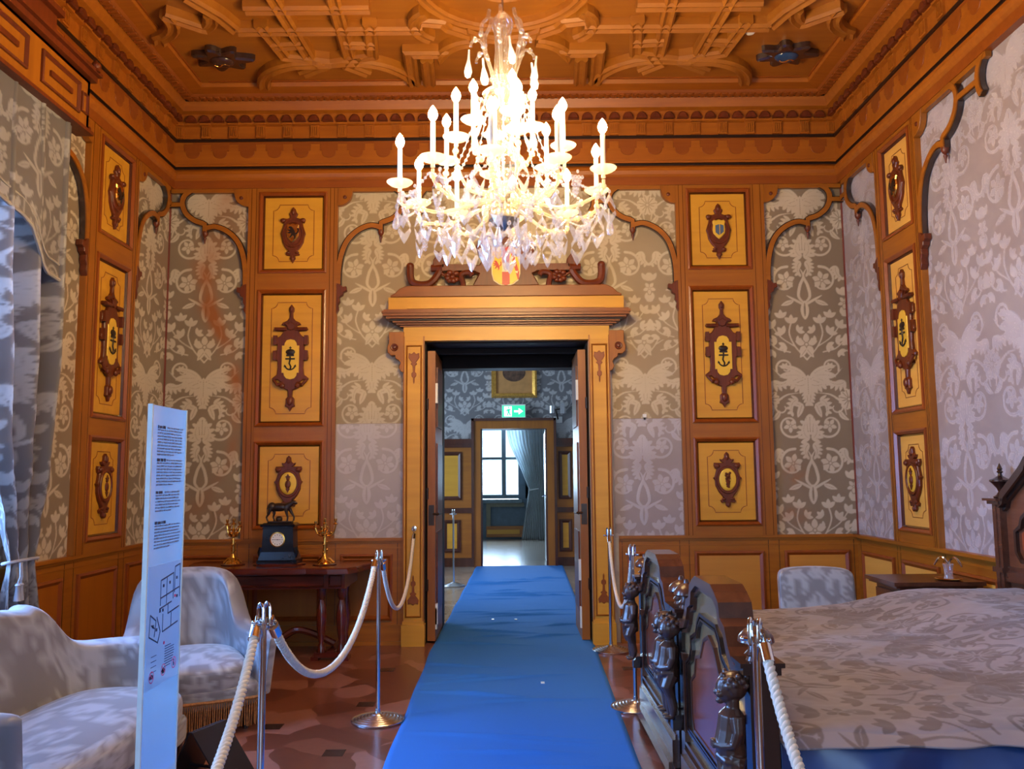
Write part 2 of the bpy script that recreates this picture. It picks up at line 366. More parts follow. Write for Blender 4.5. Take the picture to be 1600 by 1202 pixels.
def acanthus(x, y, ang, ln, w, curl=0.6):
    for k in range(5):
        t = k/5; a = ang+curl*t; bx, by = x+ln*t*cos(a), y+ln*t*sin(a)
        for sd in (-1, 1): leaf(bx, by, a+sd*0.75, w*(1.15-0.6*t), w*0.2, False)
    leaf(x, y, ang, ln, w*0.3, True, curl)
def flower(x, y, r, n=5, a0=0.3):
    for k in range(n):
        a = a0+2*PI*k/n; leaf(x+0.15*r*cos(a), y+0.15*r*sin(a), a, r, r*0.30, False)
        disc(x+r*0.72*cos(a), y+r*0.72*sin(a), r*0.28)
    for k in range(n):
        a = a0+PI/n+2*PI*k/n; stroke([(x+.3*r*cos(a), y+.3*r*sin(a)), (x+.95*r*cos(a), y+.95*r*sin(a))], r*0.045, 0.0, False)
    disc(x, y, r*0.24, 0.0); disc(x, y, r*0.15)
def spiral(cx, cy, r, a0, turns, w, sgn=1):
    pts = [(cx+r*(1-0.72*t)*cos(a0+sgn*2*PI*turns*t), cy+r*(1-0.72*t)*sin(a0+sgn*2*PI*turns*t)) for t in np.linspace(0, 1, 14)]
    stroke(pts, w, 1, False, w*0.55)
def trefoil(x, y, ang, s):
    for da in (-0.9, 0, 0.9): leaf(x, y, ang+da, s, s*0.26, False)
# upper scrolls and central bud
spiral(.175, .03, .125, PI*0.95, 1.05, .011, -1); flower(.175, .035, .055, 5)
for q in np.linspace(0, 1, 20): disc(0, -0.06+0.17*q, .052*sin(PI*q)**.7+.002)
for q in np.linspace(-.035, .035, 3):
    stroke([(q, -.04), (q*.6, .09)], .003, 0, False)
acanthus(.01, .15, -.35, .17, .075, -1.2); acanthus(.02, .2, .55, .13, .06, 1.0)
leaf(.05, -.12, -1.0, .14, .022, True, .8); leaf(.27, -.10, 1.4, .12, .02, True, -.6)
# second scrolls holding blossoms
spiral(.165, .37, .13, -PI*0.55, 1.0, .012, 1); flower(.165, .37, .075, 6)
stroke([(0, .58), (.05, .52), (.035, .42), (.0, .33), (.03, .26)], .014)
acanthus(.30, .24, 1.9, .14, .06, -.8); trefoil(.33, .50, -1.2, .07)
stroke([(.0, .60), (.07, .56), (.16, .51)], .012); leaf(.10, .56, .35, .12, .02)
# pointed leaf between
for q in np.linspace(0, 1, 24): disc(0, .56+.17*q, .036*sin(PI*q)**.8+.002)
for q in np.linspace(0.15, .8, 12): disc(0, .56+.17*q, .008*sin(PI*q)+.001, 0)
# branching sprigs
stroke([(.0, 1.10), (.10, .98), (.15, .86), (.13, .76)], .007, 1, False); stroke([(.10, .98), (.22, .90), (.30, .80)], .006, 1, False)
stroke([(.15, 1.03), (.26, 1.0), (.34, .93)], .006, 1, False)
for x, y, a, s in [(.13, .76, -1.6, .075), (.07, .84, -2.4, .06), (.21, .86, -.9, .075), (.30, .80, -1.0, .075), (.27, .92, .1, .06), (.34, .93, -.3, .07), (.19, .97, .5, .065), (.30, 1.02, .9, .06), (.08, .93, -2.6, .05), (.22, .71, -1.5, .07), (.33, .68, -.6, .06)]: trefoil(x, y, a, s)
flower(0, .96, .088, 5, -PI/2); leaf(0, 1.0, 0.9, .10, .02)
# fan of blades
for a, l in [(-2.0+PI/2, .24), (-.75, .27), (-.35, .24), (.05, .22)]: leaf(.015, 1.26, a, l, .026, True, .35)
spiral(.20, 1.17, .085, .4, .9, .010, -1); trefoil(.20, 1.17, -1, .045)
stroke([(.0, 1.30), (.10, 1.26), (.22, 1.26), (.31, 1.18)], .010)
# crown of acanthus
acanthus(.0, 1.30, .9, .16, .085, -.9); acanthus(.01, 1.36, 1.35, .16, .06, .3); leaf(0, 1.24, PI/2, .22, .03)
acanthus(.33, 1.30, 2.4, .17, .07, .9); flower(.36, 1.46, .085, 6); acanthus(.10, 1.46, .2, .16, .06, 1.1)
flower(.36, .58, .05, 5); spiral(.24, 1.53, .08, -1.5, .8, .009, 1)
leaf(.06, 1.50, 1.2, .13, .024); stroke([(.33, 1.60), (.30, 1.50), (.20, 1.42), (.07, 1.40)], .009)
_K = np.array([.25, .5, .25]); _T = _T*1.0
_T[:] = (np.roll(_T, 1, 0)+2*_T+np.roll(_T, -1, 0))/4; _T[:, 1:-1] = (_T[:, :-2]+2*_T[:, 1:-1]+_T[:, 2:])/4
def damask(u, v):
    """figure value at metres u (across, 0 = mirror axis) and v (down)"""
    u = np.abs(((u+TW/2) % TW)-TW/2); fx = np.clip(u/(TW/2)*RX-.5, 0, RX-1.001); fy = ((v % TH)/TH*RY-.5) % RY
    x0 = fx.astype(int); y0 = np.floor(fy).astype(int) % RY; ax = fx-x0; ay = fy-np.floor(fy); x1 = np.minimum(x0+1, RX-1); y1 = (y0+1) % RY
    return (_T[y0, x0]*(1-ax)+_T[y0, x1]*ax)*(1-ay)+(_T[y1, x0]*(1-ax)+_T[y1, x1]*ax)*ay
def surf(name, P, pat, mat, parent=None, stain=None, wrap=False, origin=None, thick=0.0):
    """grid surface from an (n,m,3) array with per-point figure values"""
    n, m = P.shape[:2]; V = P.reshape(-1, 3).astype(float)
    lo, hi = V.min(0), V.max(0); o = Vector(((lo[0]+hi[0])/2, (lo[1]+hi[1])/2, lo[2])) if origin is None else Vector(origin)
    i, j = np.mgrid[0:n-1, 0:(m if wrap else m-1)]; j2 = (j+1) % m
    Q = np.stack([i*m+j, i*m+j2, (i+1)*m+j2, (i+1)*m+j], -1).reshape(-1, 4)
    me = bpy.data.meshes.new(name); me.vertices.add(len(V)); me.vertices.foreach_set('co', (V-np.array(o)).ravel())
    me.loops.add(Q.size); me.loops.foreach_set('vertex_index', Q.ravel().astype(np.int32)); me.polygons.add(len(Q))
    me.polygons.foreach_set('loop_start', np.arange(0, Q.size, 4, dtype=np.int32)); me.polygons.foreach_set('use_smooth', np.ones(len(Q), bool))
    me.update(calc_edges=True)
    for nm, A in (('pat', pat), ('stain', stain)):
        if A is not None:
            at = me.attributes.new(nm, 'FLOAT', 'POINT'); at.data.foreach_set('value', np.ascontiguousarray(A, dtype=np.float32).ravel())
    me.materials.append(mat); ob = link(name, me, o, parent)
    if thick: md = ob.modifiers.new('solid', 'SOLIDIFY'); md.thickness = thick; md.offset = 0
    return ob
def vnoise(x, y, s=1.0, seed=0):
    r = np.random.RandomState(seed); out = 0; amp = 1
    for k in range(4):
        a, b, c, d = r.uniform(0, 6.28, 4); f = s*(1.9**k)
        out = out+amp*(np.sin(x*f+a+1.7*np.sin(y*f*.8+b))*np.cos(y*f*.9+c+1.3*np.sin(x*f*.7+d))); amp *= .55
    return out
def cloth_panel(Fr, u0, u1, v0, v1, uc, vtop, mat, parent, step=0.006, w=0.004, stain=None, warp=1.0):
    n = max(2, int((u1-u0)/step)); m = max(2, int((v1-v0)/step))
    U, V = np.meshgrid(np.linspace(u0, u1, n), np.linspace(v0, v1, m))
    P = np.array([Fr((0, 0, 0))]); o0 = np.array(Fr((0, 0, 0))); eu = np.array(Fr((1, 0, 0)))-o0; ev = np.array(Fr((0, 1, 0)))-o0; ew = np.array(Fr((0, 0, 1)))-o0
    W_ = w+0.0015*vnoise(U, V, 5, 3)/2
    P = o0+U[..., None]*eu+V[..., None]*ev+W_[..., None]*ew
    pat = damask((U-uc)*warp, vtop-V)
    return surf('wall_covering', P, pat, mat, parent, stain(U, V) if stain else None)
def softbox(name, c, s, mat, parent, e=5.0, n=22, deform=None, rz=0.0, uvo=(0, 0), tilt=0.0):
    """rounded, slightly swollen upholstered block; figure laid on by the facing side"""
    g = np.linspace(-1, 1, n+1); idx = {}; pts = []; fs = []; pu = []
    def vid(p):
        k = tuple(np.round(p, 5))
        if k not in idx: idx[k] = len(pts); pts.append(p)
        return idx[k]
    for ax in range(3):
        for sd in (-1, 1):
            for i in range(n):
                for j in range(n):
                    q = []
                    for a, b in ((i, j), (i+1, j), (i+1, j+1), (i, j+1)):
                        p = np.zeros(3); p[ax] = sd; p[(ax+1) % 3] = g[a]; p[(ax+2) % 3] = g[b]; q.append(vid(p))
                    fs.append(q if sd > 0 else q[::-1])
    A = np.array(pts); B = A/((np.abs(A)**e).sum(1)**(1/e))[:, None]
    L = B*np.array(s)/2; ax = np.argmax(np.abs(B)/np.array([1, 1, 1.0]), 1)
    u = np.where(ax == 0, L[:, 1], L[:, 0]); v = np.where(ax == 2, L[:, 1], -L[:, 2])
    pat = damask(u+uvo[0], v+uvo[1])
    if deform: L = deform(L, B)
    ct, st_ = cos(tilt), sin(tilt); L = np.stack([L[:, 0], L[:, 1]*ct-L[:, 2]*st_, L[:, 1]*st_+L[:, 2]*ct], 1)
    cr, sr = cos(rz), sin(rz); L = np.stack([L[:, 0]*cr-L[:, 1]*sr, L[:, 0]*sr+L[:, 1]*cr, L[:, 2]], 1)
    me = bpy.data.meshes.new(name); me.from_pydata([tuple(x) for x in L], [], fs); me.materials.append(mat)
    me.polygons.foreach_set('use_smooth', [True]*len(fs))
    at = me.attributes.new('pat', 'FLOAT', 'POINT'); at.data.foreach_set('value', pat.astype(np.float32))
    return link(name, me, c, parent)
# ================================================================== THE SETTING
def struct(o): o['kind'] = 'structure'; return o
H2 = 4.2
mb = MB(); mb.box(XL-.3, XR+.3, YF-.2, D+.25, -.12, 0); struct(mb.build('floor', PARQ))
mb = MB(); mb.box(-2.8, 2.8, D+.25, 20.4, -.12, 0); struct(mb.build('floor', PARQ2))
# dark inlaid squares of the parquet
fl = bpy.data.objects['floor']
mb = MB()
for px, py in [(572, 1098+3), (522, 1177), (605, 1047), (984, 1045), (426, 1136)]:
    c = onZ(px, py, 0)
    mb.box(c.x-.055, c.x+.055, c.y-.055, c.y+.055, 0.0, 0.0012)
mb.build('parquet_inlay', EBON, fl)
mb = MB(); mb.box(XL-.1, XR+.1, YF-.1, D+.1, ZC, ZC+.12); ceiling = struct(mb.build('ceiling', CEIL))
mb = MB(); mb.box(-2.8, 2.8, D+1.05, 20.4, H2, H2+.12); struct(mb.build('ceiling', plain('plaster', (.6, .58, .54), .8)))
# back wall with the doorway, 1 m deep
DX0, DX1, DZ = -.783, .690, 2.66
mb = MB(); mb.box(XL-.3, DX0, D, D+1.0, 0, ZC); mb.box(DX1, XR+.3, D, D+1.0, 0, ZC); mb.box(DX0, DX1, D, D+1.0, DZ, ZC)
wall_back = struct(mb.build('wall_back', STONE))
# left wall with two window openings
wins = [(3.48, 5.10), (.5, 2.1)]; WZ0, WZ1 = .72, 3.95
mb = MB(); ys = [YF-.2, wins[1][0], wins[1][1], wins[0][0], wins[0][1], D]
for a, b in ((0, 1), (2, 3), (4, 5)): mb.box(XL-.45, XL, ys[a], ys[b], 0, ZC)
for a, b in wins: mb.box(XL-.45, XL, a, b, 0, WZ0); mb.box(XL-.45, XL, a, b, WZ1, ZC)
wall_left = struct(mb.build('wall_left', STONE))
mb = MB(); mb.box(XR, XR+.3, YF-.2, D, 0, ZC); wall_right = struct(mb.build('wall_right', STONE))
mb = MB(); mb.box(XL-.45, -1.2, YF-.25, YF, 0, ZC); mb.box(1.8, XR+.3, YF-.25, YF, 0, ZC); mb.box(-1.2, 1.8, YF-.25, YF, 3.9, ZC); mb.box(-1.2, 1.8, YF-.25, YF, 0, .8)
struct(mb.build('wall_front', STONE))
# windows of the left wall
def window(Fr, u0, u1, v0, v1, w, cols=2, rows=3, name='window_1'):
    f = MB(Fr)
    for a, b in ((u0, u0+.07), (u1-.07, u1)): f.box(a, b, v0, v1, w-.03, w+.03)
    f.box(u0, u1, v0, v0+.07, w-.031, w+.031); f.box(u0, u1, v1-.07, v1, w-.031, w+.031)
    for k in range(1, cols): c = u0+(u1-u0)*k/cols; f.box(c-.05, c+.05, v0, v1, w-.035, w+.035)
    for k in range(1, rows): c = v0+(v1-v0)*k/rows; f.box(u0, u1, c-.02, c+.02, w-.02, w+.02)
    o = struct(f.build(name, plain('window_paint', (.45, .50, .55), .4)))
    g = MB(Fr); g.box(u0+.05, u1-.05, v0+.05, v1-.05, w-.003, w+.003); g.build('pane', PANE, o)
    s = MB(Fr); s.box(u0-.02, u1+.02, v0-.05, v0, w-.03, w+.28); s.build('window_sill', OAKY, o)
    return o
window(FL, 3.48, 5.10, WZ0, WZ1, -.28, name='window_1'); window(FL, .5, 2.1, WZ0, WZ1, -.28, name='window_2')

# ------------------------------------------------------------------ wall damask
def stain_left(U, V):
    # rusty water run down the left panel beside the pilaster
    path = np.interp(V, [1.0, 1.6, 2.2, 2.6, 3.0, 3.4, 3.8], [-2.95, -2.5, -2.46, -2.55, -2.75, -2.80, -2.60]); wd = np.interp(V, [1, 1.6, 2.4, 3.2, 3.9], [.10, .05, .07, .10, .16])
    s = np.exp(-((U-path)/wd)**2)*(.55+.35*vnoise(U, V, 6, 1)/1.5)*np.interp(V, [.9, 1.4, 1.7, 2.4, 3.4, 3.9], [.35, .2, .6, .9, .8, .35])
    s *= 1.5; s += .45*np.exp(-((U+2.65)/.22)**2-((V-1.18)/.13)**2)*(.8+.4*vnoise(U, V, 8, 4))
    return np.clip(s, 0, .85)
def stain_none(U, V): return np.clip(.10*vnoise(U, V, 2.2, 9), 0, .12)
cloth_panel(FB, XL, -2.38, .9, 4.16, -2.775, 3.59, DAM, wall_back, stain=stain_left)
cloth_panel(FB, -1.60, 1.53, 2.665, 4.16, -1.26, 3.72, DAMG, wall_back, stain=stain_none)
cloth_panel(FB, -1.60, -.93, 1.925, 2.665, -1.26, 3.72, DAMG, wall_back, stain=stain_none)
cloth_panel(FB, -1.60, -.93, .9, 1.925, -1.30, 3.60, DAMP, wall_back, stain=lambda U, V: .35*np.clip(stain_none(U, V), 0, 1)+.10*np.exp(-((V-.98)/.12)**2-((U+1.43)/.12)**2))
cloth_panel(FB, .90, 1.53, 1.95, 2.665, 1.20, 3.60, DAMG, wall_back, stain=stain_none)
cloth_panel(FB, .90, 1.53, .9, 1.95, 1.16, 3.40, DAMR, wall_back, stain=stain_none)
cloth_panel(FB, 2.30, XR, .9, 4.16, 2.665, 3.57, DAM, wall_back, stain=lambda U, V: np.clip(.5*np.exp(-((U-2.52)/.10)**2-((V-1.45)/.12)**2)+.4*np.exp(-((U-2.50)/.14)**2-((V-1.10)/.08)**2), 0, .6)*(.6+.5*vnoise(U, V, 20, 5)))
cloth_panel(FL, 6.84, D, .9, 4.16, 7.23, 3.59, DAM, wall_left, stain=stain_none)
cloth_panel(FL, 5.12, 6.10, .9, 4.16, 5.75, 3.59, DAM, wall_left, step=.008, stain=stain_none)
cloth_panel(FR, 6.76, D, .9, 4.16, 7.17, 3.59, DAMR, wall_right, stain=stain_none)
cloth_panel(FR, 3.6, 6.12, .9, 4.16, 5.72, 3.59, DAMR, wall_right, step=.009, stain=stain_none)
mb = MB(FR); mb.box(YF, 3.6, .9, 4.16, 0, .004); mb.build('wall_covering', plain('plain_silk', (.45, .40, .37), .4), wall_right)
mb = MB(FL)
for a, b in ((YF, .5), (2.1, 3.48)): mb.box(a, b, .9, 4.16, 0, .004)
mb.build('wall_covering', MATS['plain_silk'], wall_left)
# braid in the corners and the joins of the lower cloth
mb = MB(); mb.box(XL, XL+.016, D-.016, D, .9, 4.14); mb.box(XR-.016, XR, D-.016, D, .9, 4.14)
struct(mb.build('trim_2', plain('corner_braid', (.20, .045, .03), .7)))
mb = MB(FB); mb.box(-1.58, -.94, 1.925, 1.929, .005, .007); mb.box(.92, 1.5, 1.95, 1.954, .005, .007); mb.build('cloth_seam', plain('seam_thread', (.30, .22, .18), .8), wall_back)

# ------------------------------------------------------------------ cornice all round the room
prof = [(0, 4.09, 1), (.060, 4.09, 1), (.060, 4.165, 0), (.066, 4.17, 0), (.078, 4.185, 0), (.09, 4.215, 0), (.085, 4.245, 0), (.062, 4.268, 0), (.05, 4.275, 2), (.05, 4.292, 2),
        (.066, 4.296, 0), (.066, 4.318, 0), (.055, 4.325, 0), (.055, 4.53, 2), (.075, 4.53, 2), (.075, 4.555, 0), (.068, 4.56, 0), (.068, 4.672, 0), (.105, 4.680, 0), (.105, 4.700, 0), (.11, 4.775, 0),
        (.155, 4.79, 0), (.185, 4.868, 2), (.185, 4.878, 2), (.20, 4.878, 1), (.215, 4.862, 1), (.27, 4.872, 1), (.285, 4.89, 0), (.40, 4.90, 0), (.42, ZC, 0), (0, ZC+.05, 0)]
mb = MB()
for k in range(len(prof)-1):
    (d0, z0, m), (d1, z1, _) = prof[k], prof[k+1]; mb.mi = m
    q = lambda d, z: [(XL+d, YF+d, z), (XR-d, YF+d, z), (XR-d, D-d, z), (XL+d, D-d, z)]
    a, b = q(d0, z0), q(d1, z1)
    for i in range(4): mb.add([a[i], a[(i+1) % 4], b[(i+1) % 4], b[i]], [(0, 1, 2, 3)])
cornice = struct(mb.build('trim_1', [CORN, CORND, BLACKW], recalc=False))
def along(Fr, u0, u1, n0, period, fn, mb):
    k0 = math.ceil((u0-n0)/period); k1 = math.floor((u1-n0)/period)
    for k in range(k0, k1+1): fn(mb, n0+k*period)
def scallop(mb, u):
    h = .0825; pts = [(-h, 4.515), (h, 4.515), (h, 4.445), (h-.018, 4.445), (h-.018, 4.425)]+[(.064*cos(a), 4.425-.05*sin(a)) for a in np.linspace(.12, PI-.12, 9)]+[(-h+.018, 4.425), (-h+.018, 4.445), (-h, 4.445)]
    mb.prism([(u+a, b) for a, b in pts], .05, .060, .002)
def bandpiece(mb, u): mb.box(u-.125, u+.125, 4.508, 4.53, .05, .059)
def dentil(mb, u):
    for q in (-.027, -.009, .009, .027): mb.box(u+q-.006, u+q+.006, 4.575, 4.66, .06, .098)
    mb.box(u-.042, u+.042, 4.56, 4.672, .06, .088); mb.box(u-.048, u+.048, 4.672, 4.690, .06, .118)
def shell(mb, u):
    pts = [(u+.050*cos(a), 4.695+.062*sin(a)) for a in np.linspace(0, PI, 11)]
    mb.prism(pts, .09, .150, .012)
def egg(mb, u): mb.prism([(u+.028*cos(a), 4.868) if False else (u+.027*cos(a), 4.872+.012*sin(a)) for a in np.linspace(0, 2*PI, 9)[:-1]], .19, .265, .004)
for Fr, u0, u1 in ((FB, XL, XR), (FL, 1.0, D), (FR, 1.0, D)):
    uc = -.04 if Fr is FB else D-.125*4.5
    for nm, fn, per, off, mat, inset in (('scallop_frieze', scallop, .25, .125, CORND, .10), ('dentil_course', dentil, .25, 0, CORN, .09), ('shell_course', shell, .125, 0, CARV, .10), ('egg_moulding', egg, .062, 0, CORND, .22)):
        m_ = MB(Fr); along(Fr, u0+inset, u1-inset, uc+off, per, fn, m_)
        if nm == 'scallop_frieze': along(Fr, u0+.2, u1-.18, uc, .25, bandpiece, m_)
        m_.build(nm, mat, cornice)

# ------------------------------------------------------------------ panelled dado (wainscot)
def ring(mb, u0, u1, v0, v1, t, w0, w1):
    o = [(u0, v0), (u1, v0), (u1, v1), (u0, v1)]; i = [(u0+t, v0+t), (u1-t, v0+t), (u1-t, v1-t), (u0+t, v1-t)]
    m = [(u0+t*.4, v0+t*.4), (u1-t*.4, v0+t*.4), (u1-t*.4, v1-t*.4), (u0+t*.4, v1-t*.4)]
    vs = [(p[0], p[1], w0) for p in o]+[(p[0], p[1], w1) for p in o]+[(p[0], p[1], w1+.006) for p in m]+[(p[0], p[1], w1-.012) for p in i]+[(p[0], p[1], w0) for p in i]
    fs = []
    for k in range(4):
        for a in range(4): fs.append((a*4+k, a*4+(k+1) % 4, (a+1)*4+(k+1) % 4, (a+1)*4+k))
    mb.add(vs, fs)
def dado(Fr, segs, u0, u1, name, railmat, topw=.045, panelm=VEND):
    b = MB(Fr); b.box(u0, u1, 0, .88, 0, .022); o = struct(b.build(name, railmat))
    r = MB(Fr); r.box(u0, u1, .875, .895, 0, .032); r.box(u0, u1, .893, .918, 0, topw); r.box(u0, u1, .83, .836, .02, .026); r.build('dado_rail', railmat, o)
    k = MB(Fr); k.box(u0, u1, 0, .035, .02, .05); k.box(u0, u1, .035, .16, .02, .036); k.box(u0, u1, .16, .172, .02, .042); k.build('plinth', railmat, o)
    for a, c in segs:
        f = MB(Fr); f.box(a+.04, c-.04, .25, .74, .02, .030); f.build('panel', panelm, o)
        g = MB(Fr); ring(g, a, c, .21, .78, .042, .02, .040); g.build('panel_moulding', MIDW, o)
        e = MB(Fr); e.box(a-.045, a-.041, .172, .875, .02, .0235); e.box(c+.041, c+.045, .172, .875, .02, .0235); e.build('panel_joint', BLACKW, o)
    return o
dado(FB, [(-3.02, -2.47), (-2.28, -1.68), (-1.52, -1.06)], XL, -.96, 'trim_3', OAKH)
dado(FB, [(1.0, 1.42), (1.59, 2.20), (2.38, 2.95)], .93, XR, 'trim_4', OAKH, panelm=wood('light_panel', (.60, .27, .04), (.50, .20, .03), axis=0, scale=.6))
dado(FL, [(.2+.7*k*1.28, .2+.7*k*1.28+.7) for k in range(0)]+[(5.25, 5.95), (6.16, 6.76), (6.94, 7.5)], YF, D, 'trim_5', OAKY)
dado(FR, [(4.2, 5.2), (5.40, 6.02), (6.14, 6.72), (6.86, 7.48)], YF, D, 'trim_6', OAKY, topw=.07, panelm=VENS)

# ------------------------------------------------------------------ ceiling relief
def csweep(name, path, hw=.055, drop=.085, closed=False):
    """double-rolled oak rib fixed under the ceiling, path in plan"""
    sh = [(-hw, 0), (-hw, -drop*.75), (-hw*.62, -drop), (-hw*.2, -drop*.78), (hw*.2, -drop*.78), (hw*.62, -drop), (hw, -drop*.75), (hw, 0)]
    n = len(path); rows = []
    for i in range(n):
        a = np.array(path[i-1] if (i or closed) else path[i]); b = np.array(path[(i+1) % n] if (i < n-1 or closed) else path[i]); p = np.array(path[i])
        t1 = p-a; t2 = b-p; t1 = t1/(np.linalg.norm(t1)+1e-9); t2 = t2/(np.linalg.norm(t2)+1e-9)
        if not closed and i == 0: t1 = t2
        if not closed and i == n-1: t2 = t1
        nn = np.array([-(t1+t2)[1], (t1+t2)[0]]); nn = nn/(np.linalg.norm(nn)+1e-9); sc = 1/max(.45, nn.dot(np.array([-t1[1], t1[0]])))
        rows.append([(p[0]+nn[0]*q*sc, p[1]+nn[1]*q*sc, ZC+h) for q, h in sh])
    m_ = MB(); K = len(sh); m_.add([v for r_ in rows for v in r_], [(i*K+k, i*K+k+1, ((i+1) % n)*K+k+1, ((i+1) % n)*K+k) for i in range(n if closed else n-1) for k in range(K-1)]+([] if closed else [tuple(range(K)), tuple((n-1)*K+k for k in range(K-1, -1, -1))]))
    return m_
XM = -.04
def arc(cx, cy, r, a0, a1, n=14): return [(cx+r*cos(a), cy+r*sin(a)) for a in np.linspace(math.radians(a0), math.radians(a1), n)]
half = [   # left half of the relief in plan, x measured from the room axis
    arc(-1.66, 7.22, .46, 185, 275, 12)+[(-1.43, 6.74)], [(-1.55, 6.72)]+arc(-1.28, 7.22, .50, 255, 352, 12),
    [(-1.72, 6.93), (-1.50, 6.78), (-1.62, 6.62)], [(-1.16, 6.93), (-1.30, 6.80), (-1.20, 6.62)],
    [(-1.85, 6.14), (-1.79, 6.62), (-1.435, 6.72), (-1.08, 6.62), (-1.02, 6.14)],
    [(-2.05, 6.22), (-.82, 6.22)], [(-1.66, 5.7), (-1.60, 6.64)], [(-1.22, 5.7), (-1.27, 6.64)],
    [(-1.85, 6.45), (-1.60, 6.43)], [(-1.27, 6.43), (-1.02, 6.45)], [(-1.90, 5.92), (-.98, 5.92)],
    [(-.82, 6.22), (-.62, 6.22)], arc(-.46, 6.18, .22, 120, 235, 8),
    [(-2.26, 5.75), (-2.12, 6.0), (-2.05, 6.22)], [(-2.52, 5.98), (-2.30, 6.17)]+arc(-2.42, 5.98, .24, 55, 10, 4), arc(-2.80, 6.05, .30, -10, 70, 7)+[(-2.72, 6.40)],
    [(-.62, 6.10), (-.46, 6.13), (-.42, 6.20), (-.27, 6.30)]+arc(0, 5.95, .42, 128, 90, 8), 
    [(-.80, 7.15), (-.77, 6.60), (-.50, 6.60)]+arc(-.22, 6.72, .30, 190, 262, 8),
    [(-.66, 7.15), (-.64, 6.72)]]
for P in half:
    for sx in (1, -1):
        m_ = csweep('', [(XM+sx*x, y) for x, y in P]); m_.build('ceiling_rib', CEIL, ceiling)
for r in (.20, .62): m_ = csweep('', [(XM+r*cos(a), 5.6+r*sin(a)) for a in np.linspace(0, 2*PI, 33)[:-1]], .05, .07, True); m_.build('ceiling_ring', CEIL, ceiling)
for k in range(3):   # the coffer pattern goes on towards the camera, above the frame
    y = 4.6-k*1.1
    for sx in (1, -1):
        m_ = csweep('', [(XM+sx*x, y+dy) for x, dy in ((-2.1, 0), (-1.75, .35), (-1.1, .35), (-.75, 0), (-1.1, -.35), (-1.75, -.35), (-2.1, 0))]); m_.build('ceiling_rib', CEIL, ceiling)
mb = MB(); mb.box(XM-2.6, XM+2.6, 7.155, 7.17, ZC-.012, ZC+.01)
mb.box(XM-2.68, XM-2.665, 2, 7.155, ZC-.012, ZC+.01); mb.box(XM+2.665, XM+2.68, 2, 7.155, ZC-.012, ZC+.01); mb.build('ceiling_fillet', CORND, ceiling)
# two dark carved roses on the ceiling
for sx, lb in ((-1, 'left'), (1, 'right')):
    cx, cy = XM+sx*2.33, 6.70
    t = thing('ceiling_rosette', 'dark carved rosette on the wooden ceiling above the %s back corner' % lb, 'ceiling ornament', (cx, cy, ZC))
    m_ = MB(); pts = [((.20+.055*math.cos(7*a)+.02*cos(3*a))*cos(a), (.15+.035*math.cos(7*a))*sin(a)) for a in np.linspace(0, 2*PI, 57)[:-1]]
    m_.T = lambda p: (cx+p[0], cy+p[1], ZC-p[2]); m_.prism(pts, 0, .06, .015); m_.build('leaf_mount', EBON, t)
    m_ = MB(); m_.ball((cx, cy, ZC-.06), (.10, .075, .035)); m_.build('painted_boss', plain('painted_boss_%s' % lb, (.02, .05, .12) if sx > 0 else (.05, .02, .015), .15), t, smooth=True)
    m_ = MB(); m_.tube([(cx-.06+.12*q, cy+.02*sin(q*7), ZC-.097+.012*abs(q-.5)*2) for q in np.linspace(0, 1, 12)], .006, 6); m_.build('gilt_scroll', GOLD, t)
t = thing('smoke_detector', 'small white round smoke detector fixed to the wooden ceiling', 'smoke detector', (1.889, 6.326, ZC))
m_ = MB(); m_.lathe([(0, 0), (.055, 0), (.058, -.02), (.05, -.035), (0, -.035)], (1.889, 6.326, ZC)); m_.build('base', WHITE, t, smooth=True)
m_ = MB(); m_.lathe([(0, -.034), (.035, -.035), (.03, -.055), (0, -.06)], (1.889, 6.326, ZC)); m_.build('sensor_head', WHITE, t, smooth=True)

# ================================================================== PILASTERS WITH CARVED CARTOUCHES
OUT_A = mirror([(0, .215), (.014, .20), (.022, .175), (.035, .16), (.028, .145), (.02, .13), (.05, .12), (.078, .125), (.092, .105), (.085, .085), (.072, .09), (.078, .06), (.088, .03), (.098, 0), (.088, -.03), (.082, -.07), (.06, -.11), (.038, -.135), (.03, -.15), (.055, -.165), (.048, -.175), (.018, -.178), (.022, -.20), (.010, -.215), (0, -.235)])
OUT_B = mirror([(0, .455), (.018, .43), (.018, .405), (.010, .39), (.014, .355), (.03, .335), (.062, .32), (.07, .305), (.04, .295), (.05, .285), (.115, .285), (.122, .27), (.112, .26), (.055, .255), (.075, .225), (.09, .215), (.125, .215), (.128, .165), (.098, .16), (.098, .12), (.122, .115), (.128, .06), (.118, .045), (.095, .04), (.092, -.01), (.098, -.06), (.13, -.085), (.128, -.1), (.09, -.098), (.07, -.115), (.085, -.13), (.09, -.145), (.06, -.15), (.04, -.165), (.018, -.175), (.015, -.22), (.03, -.235), (.03, -.27), (.035, -.29), (.014, -.30), (0, -.325)])
OUT_C = mirror([(0, .215), (.016, .20), (.02, .17), (.035, .155), (.055, .16), (.05, .142), (.03, .13), (.07, .13), (.10, .13), (.105, .11), (.095, .085), (.082, .08), (.09, .05), (.10, .02), (.112, .01), (.098, -.01), (.095, -.05), (.07, -.10), (.045, -.13), (.035, -.15), (.06, -.165), (.05, -.185), (.02, -.178), (.018, -.205), (0, -.22)])
def clip_i(pts): return pts
